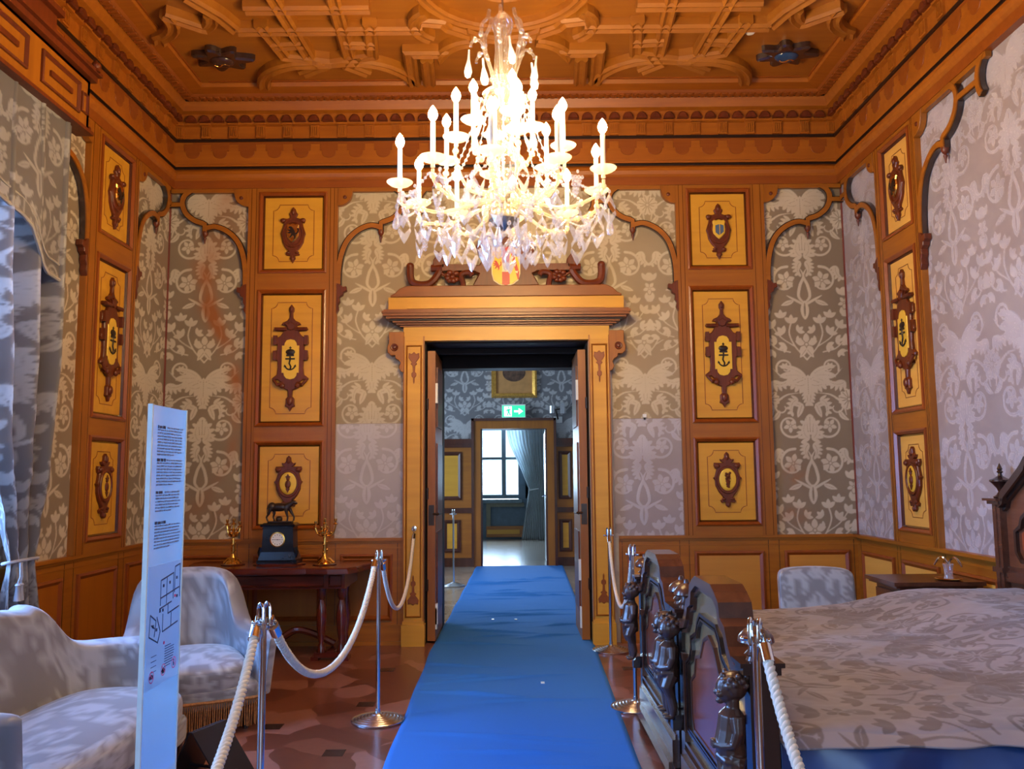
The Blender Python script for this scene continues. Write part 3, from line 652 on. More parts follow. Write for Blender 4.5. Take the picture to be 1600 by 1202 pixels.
def ornament(Fr0, kind, uc, vc, parent, w, variant, sc=1.0):
    kz = {'A': 1.16, 'B': 1.24, 'C': 1.12}[kind]; Fr = lambda p: Fr0((uc+(p[0]-uc)*kz, vc+(p[1]-vc)*kz, p[2]))
    sh = lambda P, k=1.0: [(uc+x*sc*k, vc+y*sc*k) for x, y in P]
    out = {'A': OUT_A, 'B': OUT_B, 'C': OUT_C}[kind]
    m_ = MB(Fr); m_.prism(sh(out), w, w+.026, .006)
    if kind == 'B':
        for sx in (-1, 1):
            m_.tube([(uc+sx*.03, vc+.272, w+.03), (uc+sx*.118, vc+.272, w+.034)], .013, 8)
            for v_ in (.19, .078): m_.box(uc+sx*.112-.013, uc+sx*.112+.013, vc+v_-.034, vc+v_+.034, w+.01, w+.044)
            m_.tube([(uc+sx*.05, vc-.12, w+.03), (uc+sx*.09, vc-.135, w+.04), (uc+sx*.118, vc-.10, w+.03)], .012, 8)
            m_.ball((uc+sx*.055, vc-.142, w+.034), .020)
        m_.ball((uc, vc+.42, w+.026), (.012, .02, .012)); m_.ball((uc, vc-.255, w+.03), (.022, .03, .018))
        m_.prism(sh(mirror([(0, .325), (.02, .31), (.045, .312), (.03, .295), (.02, .27), (0, .262)])), w+.02, w+.042, .005)
    else:
        for sx in (-1, 1):
            m_.ball((uc+sx*.078*sc, vc+.105*sc, w+.028), (.022, .018, .016)); m_.ball((uc+sx*.035*sc, vc-.155*sc, w+.026), (.018, .012, .012))
        m_.ball((uc, vc+.175*sc, w+.026), (.014, .025, .014)); m_.ball((uc, vc-.20*sc, w+.026), (.012, .02, .012))
        R = [(.078*cos(a), .10*sin(a)-.005) for a in np.linspace(0, 2*PI, 33)[:-1]]
        m_.tube([(uc+x*sc, vc+y*sc, w+.028) for x, y in R], .010, 6, True)
    o = m_.build('carved_cartouche', CARV, parent)
    if kind == 'A':
        S = mirror([(0, .082), (.02, .074), (.04, .078), (.052, .065), (.045, .04), (.05, 0), (.045, -.03), (.02, -.06), (0, -.075)])
        g = MB(Fr); g.prism(sh(S), w+.026, w+.044, .008); s_ = g.build('shield', GOLD if variant != 'steel' else GOLDP, o)
        e = MB(Fr)
        if variant == 'steel':
            e.prism(sh([(-.03, .03), (0, .04), (0, -.05), (-.03, -.025)]), w+.044, w+.047); e.prism(sh([(.006, .04), (.034, .03), (.034, -.02), (.006, -.045)]), w+.044, w+.047)
        else:   # rampant lion
            lion(e, lambda x, y: (uc+x, vc+y), .062*sc, w+.044, w+.049)
        e.build('charge', BLACKW if variant != 'steel' else plain('charge_blue', (.08, .13, .22), .3), s_)
    elif kind == 'B':
        S = mirror([(0, .197), (.028, .190), (.042, .17), (.046, .15), (.062, .15), (.062, -.048), (.048, -.048), (.044, -.07), (.028, -.09), (0, -.097)])
        g = MB(Fr); g.prism(sh(S), w+.026, w+.033, .002); s_ = g.build('gold_plaque', GOLDP, o)
        e = MB(Fr); f = w+.033
        e.ball((uc, vc+.103, f), (.035, .022, .012)); e.box(uc-.028, uc+.028, vc+.072, vc+.085, f-.001, f+.008); e.box(uc-.003, uc+.003, vc+.12, vc+.143, f, f+.005); e.box(uc-.009, uc+.009, vc+.130, vc+.136, f, f+.005)
        e.box(uc-.034, uc+.034, vc+.048, vc+.058, f, f+.008); e.tube([(uc, vc+.07, f+.004), (uc, vc+.05, f+.004), (uc-.006, vc+.02, f+.005), (uc+.006, vc-.005, f+.005), (uc, vc-.03, f+.004)], .006, 6)
        e.tube([(uc+.036*sin(a), vc+.008-.034*cos(a), f+.004) for a in np.linspace(-1.25, 1.25, 9)], .005, 6)
        for sx in (-1, 1): e.prism([(uc+sx*.040, vc+.012), (uc+sx*.026, vc-.002), (uc+sx*.044, vc-.008)], f, f+.006)
        e.build('crowned_anchor', BLACKW, s_)
    else:
        g = MB(Fr); g.T = lambda p: Fr((uc+p[0], vc+p[1], w+.026+p[2])); g.lathe([(.0, .004), (.055, .006), (.066, .003), (.068, 0)], (0, 0, 0), 24, 2, 1.32); s_ = g.build('oval_medallion', GOLDP if variant != 'bare' else GOLD, o, smooth=True)
        e = MB(Fr)
        if variant == 'grape':
            for k in range(22): a = k*2.4; r_ = .020*(1-k/30); e.ball((uc+r_*cos(a)*.9, vc+.05-k*.0052, w+.034+r_*sin(a)*.3), .010, 8, 5)
        else:
            e.ball((uc, vc-.01, w+.034), (.023, .034, .012)); e.ball((uc, vc+.035, w+.034), (.014, .016, .01)); e.prism(sh(mirror([(0, .072), (.010, .055), (.022, .05), (.012, .04), (0, .035)])), w+.03, w+.04); e.prism(sh(mirror([(0, -.035), (.016, -.045), (.008, -.06), (0, -.075)])), w+.03, w+.04)
        e.build('relief_figure', CARV, s_)
def lion(mb, f, s, w0, w1):
    L = [(-.30, .42), (-.22, .52), (-.05, .50), (.02, .40), (.10, .28), (.20, .10), (.22, -.05), (.34, .02), (.42, .20), (.36, .34), (.42, .42), (.50, .30), (.50, .10), (.40, -.08), (.26, -.16), (.30, -.30), (.22, -.50), (.06, -.52), (.16, -.44), (.12, -.28), (.02, -.20), (-.10, -.36), (-.30, -.40), (-.18, -.32), (-.12, -.16), (-.08, 0), (-.22, -.06), (-.40, .0), (-.28, .06), (-.14, .14), (-.30, .16), (-.44, .28), (-.28, .26), (-.14, .28), (-.20, .36)]
    mb.prism([f(x*s*1.6, y*s*1.6) for x, y in L], w0, w1)
def notched(mb, u0, u1, v0, v1, r, w):
    P = []
    for cx, cy, a0 in ((u0, v0, 90), (u1, v0, 180), (u1, v1, 270), (u0, v1, 0)):
        seq = np.linspace(a0, a0-90, 6) if True else 0
        P.append([(cx+r*cos(math.radians(a)), cy+r*sin(math.radians(a))) for a in seq])
    pts = P[0]+[None]; path = []
    for q in P: path += q
    path.append(path[0]); strip(mb, path, .003, w, w+.002)
def pilaster(Fr, u0, u1, pu0, pu1, label, mats, variants, sw=1.0):
    frame, rail, ven = mats; uc = (pu0+pu1)/2; o0 = Fr(((u0+u1)/2, .918, 0))
    t = thing('wall_pilaster', label, 'wall panel', o0)
    zs = [(1.0, 1.775), (1.905, 3.145), (3.295, 4.055)]; B, Tp = .918, 4.09
    m_ = MB(Fr); m_.box(u0, pu0, B, Tp, 0, .050); m_.build('stile', frame, t); m_ = MB(Fr); m_.box(pu1, u1, B, Tp, 0, .050); m_.build('stile', frame, t)
    for a, b in ((B, zs[0][0]), (zs[0][1], zs[1][0]), (zs[1][1], zs[2][0]), (zs[2][1], Tp)):
        m_ = MB(Fr); m_.box(pu0-.001, pu1+.001, a, b, 0, .049); m_.build('rail', rail, t)
    m_ = MB(Fr)
    for x in (u0+.028, u1-.034, pu0-.03, pu1+.026): m_.box(x, x+.004, B, Tp, .05, .0515)
    m_.build('bead_line', DARKW, t)
    for (a, b), k, vc, var in zip(zs, 'CBA', (1.405, 2.445, 3.665), variants):
        f = MB(Fr); f.box(pu0+.03, pu1-.03, a+.03, b-.03, 0, .028)
        po = f.build('panel', ven, t)
        f = MB(Fr); ring(f, pu0, pu1, a, b, .034, .03, .060); pm_ = f.build('panel_moulding', MIDW, t); f = MB(Fr); ring(f, pu0+.031, pu1-.031, a+.031, b-.031, .018, .028, .040); f.build('inner_bead', DARKW, pm_); f = MB(Fr)
        f = MB(Fr); ins = .125*sw; notched(f, pu0+ins, pu1-ins, a+.115, b-.115, .055, .028); f.build('inlay_line', CORND, po)
        ornament(Fr, k, uc, vc, t, .028, var, sc=1.0)
    return t
LW = (OAK, OAKY, VEN); BW = (OAK, OAKH, VEN); RW = (OAK, OAKY, VENS)
pilaster(FB, -2.394, -1.577, -2.293, -1.672, 'panelled oak pilaster with three carved cartouches behind the black clock, left of the doorway', BW, ('oval', '', 'lion'))
pilaster(FB, 1.510, 2.318, 1.605, 2.190, 'panelled oak pilaster with crowned anchor plaque on the back wall, right of the doorway', BW, ('grape', '', 'steel'))
pilaster(FL, 6.05, 6.86, 6.20, 6.76, 'darker oak pilaster with carved cartouches on the left wall beside the window curtain', LW, ('oval', '', 'lion'))
pilaster(FR, 6.09, 6.80, 6.17, 6.69, 'pale-fielded oak pilaster with carved cartouches on the right wall above the bedside table', RW, ('oval', '', 'lion'))

# ------------------------------------------------------------------ pierced cusped arches under the cornice
def arch(Fr, up, dr, label, bar=.74, far=False, w0=.012):
    q = lambda P: [(up+dr*s, z) for s, z in P]
    c = Fr((up+dr*.3, 3.0, 0)); t = thing('fretwork_arch', label, 'wooden tracery', c)
    A = smoothpts([(.012, 3.12), (.014, 3.30), (.035, 3.45), (.085, 3.585), (.18, 3.685), (.30, 3.735), (.40, 3.715)], 6)
    Bq = smoothpts([(.41, 3.765), (.50, 3.80), (.575, 3.87), (.605, 3.96), (.585, 4.03), (.52, 4.08), (.44, 4.105)], 6)
    m_ = MB(Fr)
    for hw_, wt, mi_ in ((.030, w0+.036, 1), (.021, w0+.045, 0)):
        m_.mi = mi_; strip(m_, q(A), hw_, w0, wt); strip(m_, q([(.395, 3.68), (.395, 3.765), (.42, 3.775)]), hw_-.004, w0, wt-.001); strip(m_, q(Bq), hw_, w0, wt-.0005); strip(m_, q([(.62, 3.945), (bar, 3.945)]), hw_-.002, w0, wt-.002)
        if far: strip(m_, q(smoothpts([(bar+.035, 3.85), (bar+.01, 3.90), (bar+.005, 3.98), (bar+.035, 4.05), (bar+.10, 4.11)], 5)), hw_, w0, wt-.0025)
    m_.mi = 0
    strip(m_, q([(0.0, 4.072), (bar+(.12 if far else -.03), 4.072)]), .018, w0, w0+.04)
    m_.build('tracery', [OAKH if Fr is FB else OAKY, EBON], t)
    m_ = MB(Fr); m_.prism(q([(0, 3.20), (.03, 3.19), (.055, 3.165), (.085, 3.17), (.09, 3.13), (.06, 3.115), (.055, 3.09), (.025, 3.07), (.03, 3.03), (.012, 3.0), (.02, 2.96), (0, 2.92)]), w0, w0+.05, .004); m_.build('bracket_knop', CARV, t)
    m_ = MB(Fr); m_.prism(q([(0, 4.088), (.14, 4.088)]+[(.13*cos(a), 4.04-.12*sin(a)) for a in np.linspace(.1, PI/2, 8)]), w0, w0+.047, .003)
    e = m_.build('corner_spandrel', OAK, t); m_ = MB(Fr); m_.T = lambda p: Fr((up+dr*.065+p[0], 4.0+p[1], w0+.047+p[2])); m_.lathe([(.018, 0), (.016, .008), (0, .012)], seg=12); m_.build('stud', CARV, e)
    u = up+dr*.395; m_ = MB(Fr); o = Fr((0, 0, 0))
    base = Fr((u, 3.6, w0+.022)); m_ = MB(); m_.lathe([(0, -.065), (.004, -.06), (.009, -.03), (.016, -.008), (.008, 0), (.02, .012), (.028, .03), (.026, .055), (0, .06)], (base[0], base[1], 3.64), 10); m_.build('pendant_drop', CARV, t, smooth=True)
    return t
arch(FB, -2.394, -1, 'cusped oak tracery arch on the back wall in the far left corner')
arch(FB, -1.577, 1, 'cusped oak tracery arch left of the chandelier, above the doorway', far=True)
arch(FB, 1.510, -1, 'cusped oak tracery arch right of the chandelier, above the doorway', far=True)
arch(FB, 2.318, 1, 'cusped oak tracery arch on the back wall in the far right corner')
arch(FL, 6.86, 1, 'cusped oak tracery arch on the left wall next to the far left corner', bar=.66)
arch(FL, 6.05, -1, 'cusped oak tracery arch on the left wall half hidden by the window curtain')
arch(FR, 6.80, 1, 'cusped oak tracery arch on the right wall next to the far right corner', bar=.72)
arch(FR, 6.09, -1, 'large cusped oak tracery arch on the right wall above the bed', far=True, bar=.86)

# ================================================================== DOORWAY
t = thing('door_surround', 'carved honey-coloured oak door surround with crested cornice in the middle of the back wall', 'door surround', (-.045, D, 0))
cx = -.045
for sx in (-1, 1):
    a, b = cx+sx*.738, cx+sx*.915; lo, hi = min(a, b), max(a, b)
    m_ = MB(FB); m_.box(lo, hi, .18, 2.70, 0, .085); m_.box(lo-.012, hi+.012, 0, .18, 0, .11); m_.box(lo-.004, hi+.004, .18, .21, 0, .095)
    j = m_.build('jamb', VEN, t)
    m_ = MB(FB); ring(m_, lo+.018, hi-.018, .24, 2.62, .018, .084, .090); m_.box(lo-.006, lo+.006, .2, 2.7, .08, .094); m_.box(hi-.006, hi+.006, .2, 2.7, .08, .094); m_.build('jamb_moulding', OAK, j)
    jc = (lo+hi)/2
    orn = mirror([(0, .02), (.02, .0), (.045, .01), (.05, -.03), (.03, -.06), (.018, -.075), (.03, -.09), (.012, -.105), (.008, -.16), (.022, -.175), (.02, -.20), (.006, -.215), (.006, -.25), (0, -.27)])
    m_ = MB(FB); m_.prism([(jc+x, 2.54+y) for x, y in orn], .084, .094, .003); m_.prism([(jc+x, .36-y*.9) for x, y in orn], .084, .094, .003); m_.build('carved_drop', CORND, j)
    # scrolled bracket beside the jamb
    u = cx+sx*.915; P = [(0, 2.74), (.135, 2.74), (.135, 2.64), (.15, 2.60), (.145, 2.555), (.12, 2.53), (.08, 2.53), (.075, 2.50), (.045, 2.485), (.03, 2.46), (.045, 2.42), (.03, 2.385), (.0, 2.37)]
    m_ = MB(FB); m_.prism([(u+sx*x, z) for x, z in P], 0, .10, .005); br = m_.build('scroll_bracket', OAK, t)
    m_ = MB(FB); m_.T = lambda p: FB((u+sx*.085+p[0], 2.60+p[1], .10+p[2])); m_.lathe([(.035, 0), (.03, .01), (.018, .006), (.012, .014), (0, .016)], seg=16); m_.build('scroll_eye', CARV, br)
m_ = MB(FB); m_.box(cx-.92, cx+.92, 2.66, 2.79, 0, .088); m_.build('lintel', VEN, t)
# stepped cornice with mitred returns
def hood(mb, steps):
    for z0, z1, ov in steps: mb.box(cx-.93-ov, cx+.93+ov, z0, z1, 0, .08+ov)
m_ = MB(FB); hood(m_, [(2.785, 2.800, .02), (2.80, 2.815, .05), (2.815, 2.83, .08), (2.842, 2.862, .13), (2.862, 2.885, .155), (2.885, 2.905, .165), (2.905, 2.92, .15)]); m_.build('cornice', HOODW, t)
m_ = MB(FB); hood(m_, [(2.83, 2.842, .10)]); m_.build('shadow_gap', BLACKW, t)
m_ = MB(FB); m_.box(cx-1.05, cx+1.05, 2.92, 3.045, 0, .14); m_.box(cx-.88, cx+.88, 2.94, 3.03, .14, .152); m_.build('frieze', VEN, t)
m_ = MB(FB); m_.prism([(cx-1.03, 3.045), (cx+1.03, 3.045), (cx+1.03, 3.06), (cx+.99, 3.08), (cx+.95, 3.12), (cx+.89, 3.145), (cx-.89, 3.145), (cx-.95, 3.12), (cx-.99, 3.08), (cx-1.03, 3.06)], 0, .16, .006); m_.build('pediment', HOODW, t)
cr = MB(FB)
for sx in (-1, 1):
    U = smoothpts([(.86, 3.335), (.86, 3.25), (.84, 3.19), (.77, 3.165), (.68, 3.18), (.61, 3.26), (.585, 3.33)], 5)
    cr.tube([(cx+sx*x, z, .11) for x, z in U], .034, 8); cr.ball((cx+sx*.86, 3.335, .11), .036)
    cr.box(cx+sx*.57-.30*(sx > 0), cx+sx*.57+.30*(sx < 0), 3.285, 3.345, .08, .14)
    cr.tube([(cx+sx*.67, 3.315, .11), (cx+sx*.57, 3.315, .12)], .034, 8)
    cr.prism([(cx+sx*(.60+x), 3.34+z) for x, z in mirror([(0, .13), (.012, .115), (.012, .095), (.03, .075), (.052, .045), (.052, .01), (.04, -.03)])], .07, .14, .006)
    cr.tube([(cx+sx*x, z, .13) for x, z in smoothpts([(.30, 3.24), (.33, 3.27), (.40, 3.25), (.385, 3.17), (.385, 3.08)], 4)], .026, 8)
cr.prism([(cx+x, z) for x, z in mirror([(0, 3.60), (.10, 3.59), (.16, 3.56), (.2, 3.60), (.24, 3.58), (.27, 3.50), (.24, 3.43), (.21, 3.40), (.24, 3.34), (.30, 3.34), (.30, 3.28), (.24, 3.26), (.27, 3.21), (.30, 3.15), (0, 3.14)])], .05, .125, .012)
cro = cr.build('crest_carving', CARV, t, smooth=True)
for sx in (-1, 1):
    m_ = MB(FB)
    for k in range(9):
        a = k*.7; r_ = .045 if k else 0; m_.ball((cx+sx*.48+r_*cos(a), 3.235+r_*.9*sin(a), .12+.01*(k % 2)), (.030, .026, .022), 8, 6)
    m_.tube([(cx+sx*.40, 3.27, .11), (cx+sx*.45, 3.25, .12), (cx+sx*.53, 3.24, .12), (cx+sx*.60, 3.28, .11)], .014, 6); m_.build('carved_rose', CARV, cro, smooth=True)
m_ = MB(FB); S = mirror([(0, 3.145), (.02, 3.155), (.06, 3.165), (.105, 3.20), (.12, 3.26), (.122, 3.50), (0, 3.50)]); m_.prism([(cx+x*1.07, 3.145+(z-3.145)*1.02-.008) for x, z in S], .12, .133); m_.mi = 0
m_.build('shield_border', CREAMP, cro)
def clipx(P, a, b):   # cut polygon between x=a and x=b
    def half(P, f, inter):
        o = []
        for i in range(len(P)):
            p, q = P[i], P[(i+1) % len(P)]
            if f(p): o.append(p)
            if f(p) != f(q): t_ = inter(p, q); o.append((p[0]+(q[0]-p[0])*t_, p[1]+(q[1]-p[1])*t_))
        return o
    P = half(P, lambda p: p[0] >= a, lambda p, q: (a-p[0])/(q[0]-p[0])); return half(P, lambda p: p[0] <= b, lambda p, q: (b-p[0])/(q[0]-p[0]))
m_ = MB(FB); m_.mi = 0
for a, b, mi in ((-.13, -.034, 0), (.034, .13, 0)): m_.mi = mi; m_.prism([(cx+x, z) for x, z in clipx(S, a, b)], .13, .139)
m_.mi = 1; m_.prism([(cx+x, z) for x, z in clipx(S, -.034, .034)], .13, .1395)
m_.mi = 2; m_.box(cx-.034, cx+.034, 3.27, 3.35, .139, .141)
m_.mi = 1; m_.prism([(cx+.036, 3.48), (cx+.06, 3.48), (cx+.118, 3.27), (cx+.118, 3.20), (cx+.105, 3.20)], .139, .141)
m_.mi = 1; lion(m_, lambda x, y: (cx-.080+x, 3.33+y), .052, .139, .143)
m_.mi = 2
for k in range(3): x, z = cx+.062+k*.019, 3.40-k*.065; m_.prism([(x-.013, z+.01), (x, z+.004), (x+.013, z+.012), (x+.006, z-.004), (x+.004, z-.018), (x-.004, z-.010), (x-.014, z-.006)], .141, .144)
m_.build('heraldic_field', [YEL, RED, CREAMP], cro)

# lined passage through the wall, second frame at its far end
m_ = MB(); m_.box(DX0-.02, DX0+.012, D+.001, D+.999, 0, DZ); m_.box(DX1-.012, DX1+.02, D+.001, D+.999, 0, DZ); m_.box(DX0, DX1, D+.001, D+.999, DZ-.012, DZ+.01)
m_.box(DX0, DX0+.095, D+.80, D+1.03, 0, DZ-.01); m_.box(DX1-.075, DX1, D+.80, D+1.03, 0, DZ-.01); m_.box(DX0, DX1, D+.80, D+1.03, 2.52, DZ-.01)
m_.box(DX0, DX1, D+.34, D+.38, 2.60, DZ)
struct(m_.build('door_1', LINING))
def leaf_door(name, x0, x1, sgn, label):
    t = thing(name, label, 'door leaf', ((x0+x1)/2, D+.03, 0)); Y0, Y1 = D+.03, D+.78
    m_ = MB(); m_.box(x0, x1, Y0, Y1, .02, 2.585); m_.build('slab', OAK, t)
    xi = x1 if sgn > 0 else x0
    m_ = MB()
    for z0, z1 in ((.25, .95), (1.1, 1.75), (1.9, 2.45)): m_.T = ident; m_.box(min(xi, xi+sgn*.012), max(xi, xi+sgn*.012), Y0+.12, Y1-.12, z0, z1)
    m_.build('raised_panel', CARV, t)
    for z in (.25, 2.2) if sgn > 0 else (.62, 2.22):
        m_ = MB(); m_.box(min(xi, xi+sgn*.02), max(xi, xi+sgn*.02), Y0+.0, Y0+.05, z-.09, z+.09); m_.build('white_guard', WHITE, t)
    m_ = MB(); m_.box(min(xi, xi+sgn*.014), max(xi, xi+sgn*.014), Y0+.0, Y0+.05, .12, .30); m_.build('white_guard', WHITE, t)
    m_ = MB(); m_.tube([(xi-sgn*.02, Y0-.004, 1.12), (xi+sgn*.03, Y0-.010, 1.12), (xi+sgn*.045, Y0+.05, 1.12)], .010, 8); m_.box(min(x0, x1)+.01, max(x0, x1)-.01, Y0-.006, Y0, 1.02, 1.2); m_.build('lock_and_lever', BRONZE, t)
    for z in (.5, 1.3, 2.1):
        m_ = MB(); m_.lathe([(0, -.05), (.010, -.05), (.010, .05), (0, .05)], (x0 if sgn > 0 else x1, Y0-.004, z), 10); m_.build('hinge', BRONZE, t)
leaf_door('door_leaf', -.760, -.690, 1, 'open dark oak door leaf folded into the left side of the doorway')
leaf_door('door_leaf', .598, .668, -1, 'open reddish oak door leaf folded into the right side of the doorway')

# ================================================================== THE ROOMS BEYOND
Y2, Y3, Y4 = D+1.0, 14.0, 20.0
m_ = MB(); m_.box(-2.9, -2.6, Y2, 10.4, 0, H2); m_.box(-2.9, -2.6, 12.8, Y3, 0, H2); m_.box(-2.9, -2.6, 10.4, 12.8, 0, .8); m_.box(-2.9, -2.6, 10.4, 12.8, 3.4, H2); struct(m_.build('wall_hall_left', STONE))
m_ = MB(); m_.box(2.6, 2.9, Y2, Y4, 0, H2); struct(m_.build('wall_hall_right', STONE))
ox0, ox1, oz = -.52, .565, 2.22
m_ = MB(); m_.box(-2.6, ox0, Y3, Y3+.3, 0, H2); m_.box(ox1, 2.6, Y3, Y3+.3, 0, H2); m_.box(ox0, ox1, Y3, Y3+.3, oz, H2); wf = struct(m_.build('wall_hall_back', STONE))
FH = lambda p: (p[0], Y3-p[2], p[1])
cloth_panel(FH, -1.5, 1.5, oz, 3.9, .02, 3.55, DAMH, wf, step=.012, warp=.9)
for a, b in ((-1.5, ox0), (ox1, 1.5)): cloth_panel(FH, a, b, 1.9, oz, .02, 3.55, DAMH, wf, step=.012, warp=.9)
def hallpanel(a, b, z0, z1, par, mt):
    f = MB(FH); f.box(a, b, z0, z1, .02, .032); f.build('panel', mt, par); g = MB(FH); ring(g, a-.05, b+.05, z0-.05, z1+.05, .06, .02, .045); g.build('panel_moulding', DARKW, par)
for a, b, nm, ps in ((-1.6, -.66, 'trim_7', [(-1.35, -.88)]), (.72, 1.6, 'trim_8', [(.80, .91), (1.1, 1.45)])):
    m_ = MB(FH); m_.box(a, b, 0, 2.0, 0, .022); o = struct(m_.build(nm, OAKH))
    m_ = MB(FH); m_.box(a, b, 1.92, 1.98, 0, .05); m_.box(a, b, 1.98, 2.06, 0, .07); m_.box(a, b, .86, .94, 0, .05); m_.box(a, b, 0, .14, 0, .035); m_.build('dado_rail', DARKW, o)
    for p in ps: hallpanel(p[0], p[1], 1.12, 1.80, o, VEN)
    for p in ([(-1.08, -.90)] if a < 0 else [(.80, .91)]): hallpanel(p[0], p[1], .28, .70, o, VEN)
t = thing('door_casing', 'plain dark oak door casing in the far wall of the room beyond', 'door casing', (.02, Y3, 0))
m_ = MB(FH); m_.box(ox0-.12, ox0, 0, oz+.14, 0, .10); m_.box(ox1, ox1+.12, 0, oz+.14, 0, .10); m_.box(ox0, ox1, oz, oz+.14, 0, .10); m_.build('frame', OAK, t)
m_ = MB(FH); m_.box(ox0-.15, ox0-.11, 0, oz+.17, 0, .13); m_.box(ox1+.11, ox1+.15, 0, oz+.17, 0, .13); m_.box(ox0-.15, ox1+.15, oz+.13, oz+.17, 0, .13); m_.box(ox0, ox0+.03, 0, oz, 0, .07); m_.box(ox1-.03, ox1, 0, oz, 0, .07); m_.build('moulding', DARKW, t)
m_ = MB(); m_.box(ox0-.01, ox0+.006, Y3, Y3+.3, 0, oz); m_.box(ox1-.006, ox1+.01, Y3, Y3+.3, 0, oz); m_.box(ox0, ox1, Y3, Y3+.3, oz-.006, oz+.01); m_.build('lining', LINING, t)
# engraving in gilt frame, exit sign, emergency lamp
pf0 = onY(768, 622, Y3-.06); pf1 = onY(839, 622, Y3-.06); pz0 = pf0.z; pz1 = pz0+1.0; pc = (pf0.x+pf1.x)/2
t = thing('framed_engraving', 'brown oval engraving in a wide gilt frame above the far doorway', 'picture', (pc, Y3-.01, pz0))
m_ = MB(FH); ring(m_, pf0.x, pf1.x, pz0, pz1, .075, .0, .055); m_.build('gilt_frame', GOLD, t)
m_ = MB(FH); m_.box(pf0.x+.06, pf1.x-.06, pz0+.06, pz1-.06, .0, .012); mm = m_.build('mount', plain('buff_mount', (.50, .24, .07), .6), t)
m_ = MB(FH); m_.T = lambda p: FH((pc+p[0], pz0+.42+p[1], .012+p[2])); m_.lathe([(.19, 0), (.19, .003), (0, .003)], seg=32, sq=.78); ov = m_.build('oval_print', plain('sepia_print', (.11, .055, .03), .5, var=.6, nscale=14), t)
e0, e1 = onY(785, 652, Y3-.14), onY(820, 634, Y3-.14)
t = thing('exit_sign', 'lit green and white emergency exit sign with running figure and arrow over far doorway', 'exit sign', ((e0.x+e1.x)/2, Y3-.1, e0.z))
FE = lambda p: (e0.x+p[0]*(e1.x-e0.x), Y3-.1-p[2], e0.z+p[1]*(e1.z-e0.z))
m_ = MB(FE); m_.box(-.03, 1.03, -.05, 1.12, 0, .05); m_.build('housing', WHITE, t)
EG = plain('exit_green', (.02, .45, .18), .4, emit=(.02, .55, .22), estr=1.6); EW = plain('exit_white', (.8, .95, .85), .4, emit=(.8, 1, .88), estr=1.8)
m_ = MB(FE); m_.box(0, 1, .0, 1, .05, .055); fc = m_.build('green_face', EG, t)
m_ = MB(FE); m_.box(.08, .42, .06, .94, .055, .058); m_.prism([(.52, .42), (.72, .42), (.72, .22), (.92, .5), (.72, .78), (.72, .58), (.52, .58)], .055, .058); m_.build('arrow_and_doorway', EW, fc)
m_ = MB(FE); m_.prism([(.20, .12), (.25, .12), (.28, .35), (.33, .12), (.38, .16), (.32, .42), (.33, .60), (.39, .55), (.39, .62), (.30, .74), (.20, .66), (.14, .50), (.18, .48), (.22, .58), (.24, .42)], .058, .06); m_.prism([(.28+.035*cos(a), .84+.07*sin(a)) for a in np.linspace(0, 2*PI, 11)[:-1]], .058, .06); m_.build('running_figure', EG, fc)
c = onY(872, 645, Y3-.1)
t = thing('emergency_lamp', 'small grey emergency spotlight on the damask, right of the exit sign', 'lamp', (c.x, Y3-.01, c.z-.15))
m_ = MB(FH); m_.box(c.x-.07, c.x+.07, c.z-.16, c.z-.06, 0, .03); m_.build('wall_box', WHITE, t)
m_ = MB(FH); m_.box(c.x+.03, c.x+.10, c.z-.02, c.z+.16, .08, .16); m_.lathe([(0, -.06), (.055, -.06), (.055, .06), (0, .06)], (c.x-.10, c.z+.05, .10), 14, 1); m_.build('lamp_head', STEEL, t)
m_ = MB(FH); m_.tube([(c.x, c.z-.1, .03), (c.x-.02, c.z-.02, .1), (c.x-.04, c.z+.05, .12), (c.x+.06, c.z+.06, .12)], .014, 6); m_.build('bracket', BLACKW, t)
# last room
m_ = MB(); wa, wb, wz0, wz1 = -1.3, .13, .93, 3.4
m_.box(-2.6, wa, Y4, Y4+.3, 0, H2); m_.box(wb, 2.6, Y4, Y4+.3, 0, H2); m_.box(wa, wb, Y4, Y4+.3, 0, wz0-.02); m_.box(wa, wb, Y4, Y4+.3, wz1, H2); struct(m_.build('wall_far', plain('blue_grey_paint', (.10, .15, .20), .6)))
F4 = lambda p: (p[0], Y4-p[2], p[1])
m_ = MB(); m_.box(-2.9, -2.6, Y3+.3, Y4, 0, H2); struct(m_.build('wall_far_left', STONE))
f = MB(F4)
wp = plain('window_paint_far', (.12, .17, .20), .4)
lx, rx = onY(752, 700, Y4).x-.55, onY(822, 700, Y4).x; mx = onY(787, 700, Y4).x
for a in (lx, mx, mx+.55): f.box(a-.05, a+.05, wz0, wz1, -.06, .0)
for z in (wz0, 1.83, 2.6, wz1-.08): f.box(lx, mx+.55, z, z+.06 if z != wz0 else z+.09, -.055, -.005)
wo = struct(f.build('window_3', wp)); f = MB(F4); f.box(lx, mx+.55, wz0, wz1, -.035, -.03); f.build('pane', PANE, wo); f = MB(F4); f.box(wa-.05, wb+.08, wz0-.10, wz0-.02, 0, .14); f.build('window_sill', wp, wo)
m_ = MB(F4); m_.box(-.62, .28, .05, .30, 0, .10); o = struct(m_.build('baseboard_far', OAKH)); m_ = MB(F4); m_.box(-.60, .15, .12, .22, .1, .11); m_.build('panel', VEN, o)
m_ = MB(F4); m_.box(-.62, -.52, .30, .83, 0, .10); m_.box(-.52, .26, .74, .83, 0, .1); m_.build('niche_frame', plain('grey_green_paint', (.16, .15, .10), .5), o)
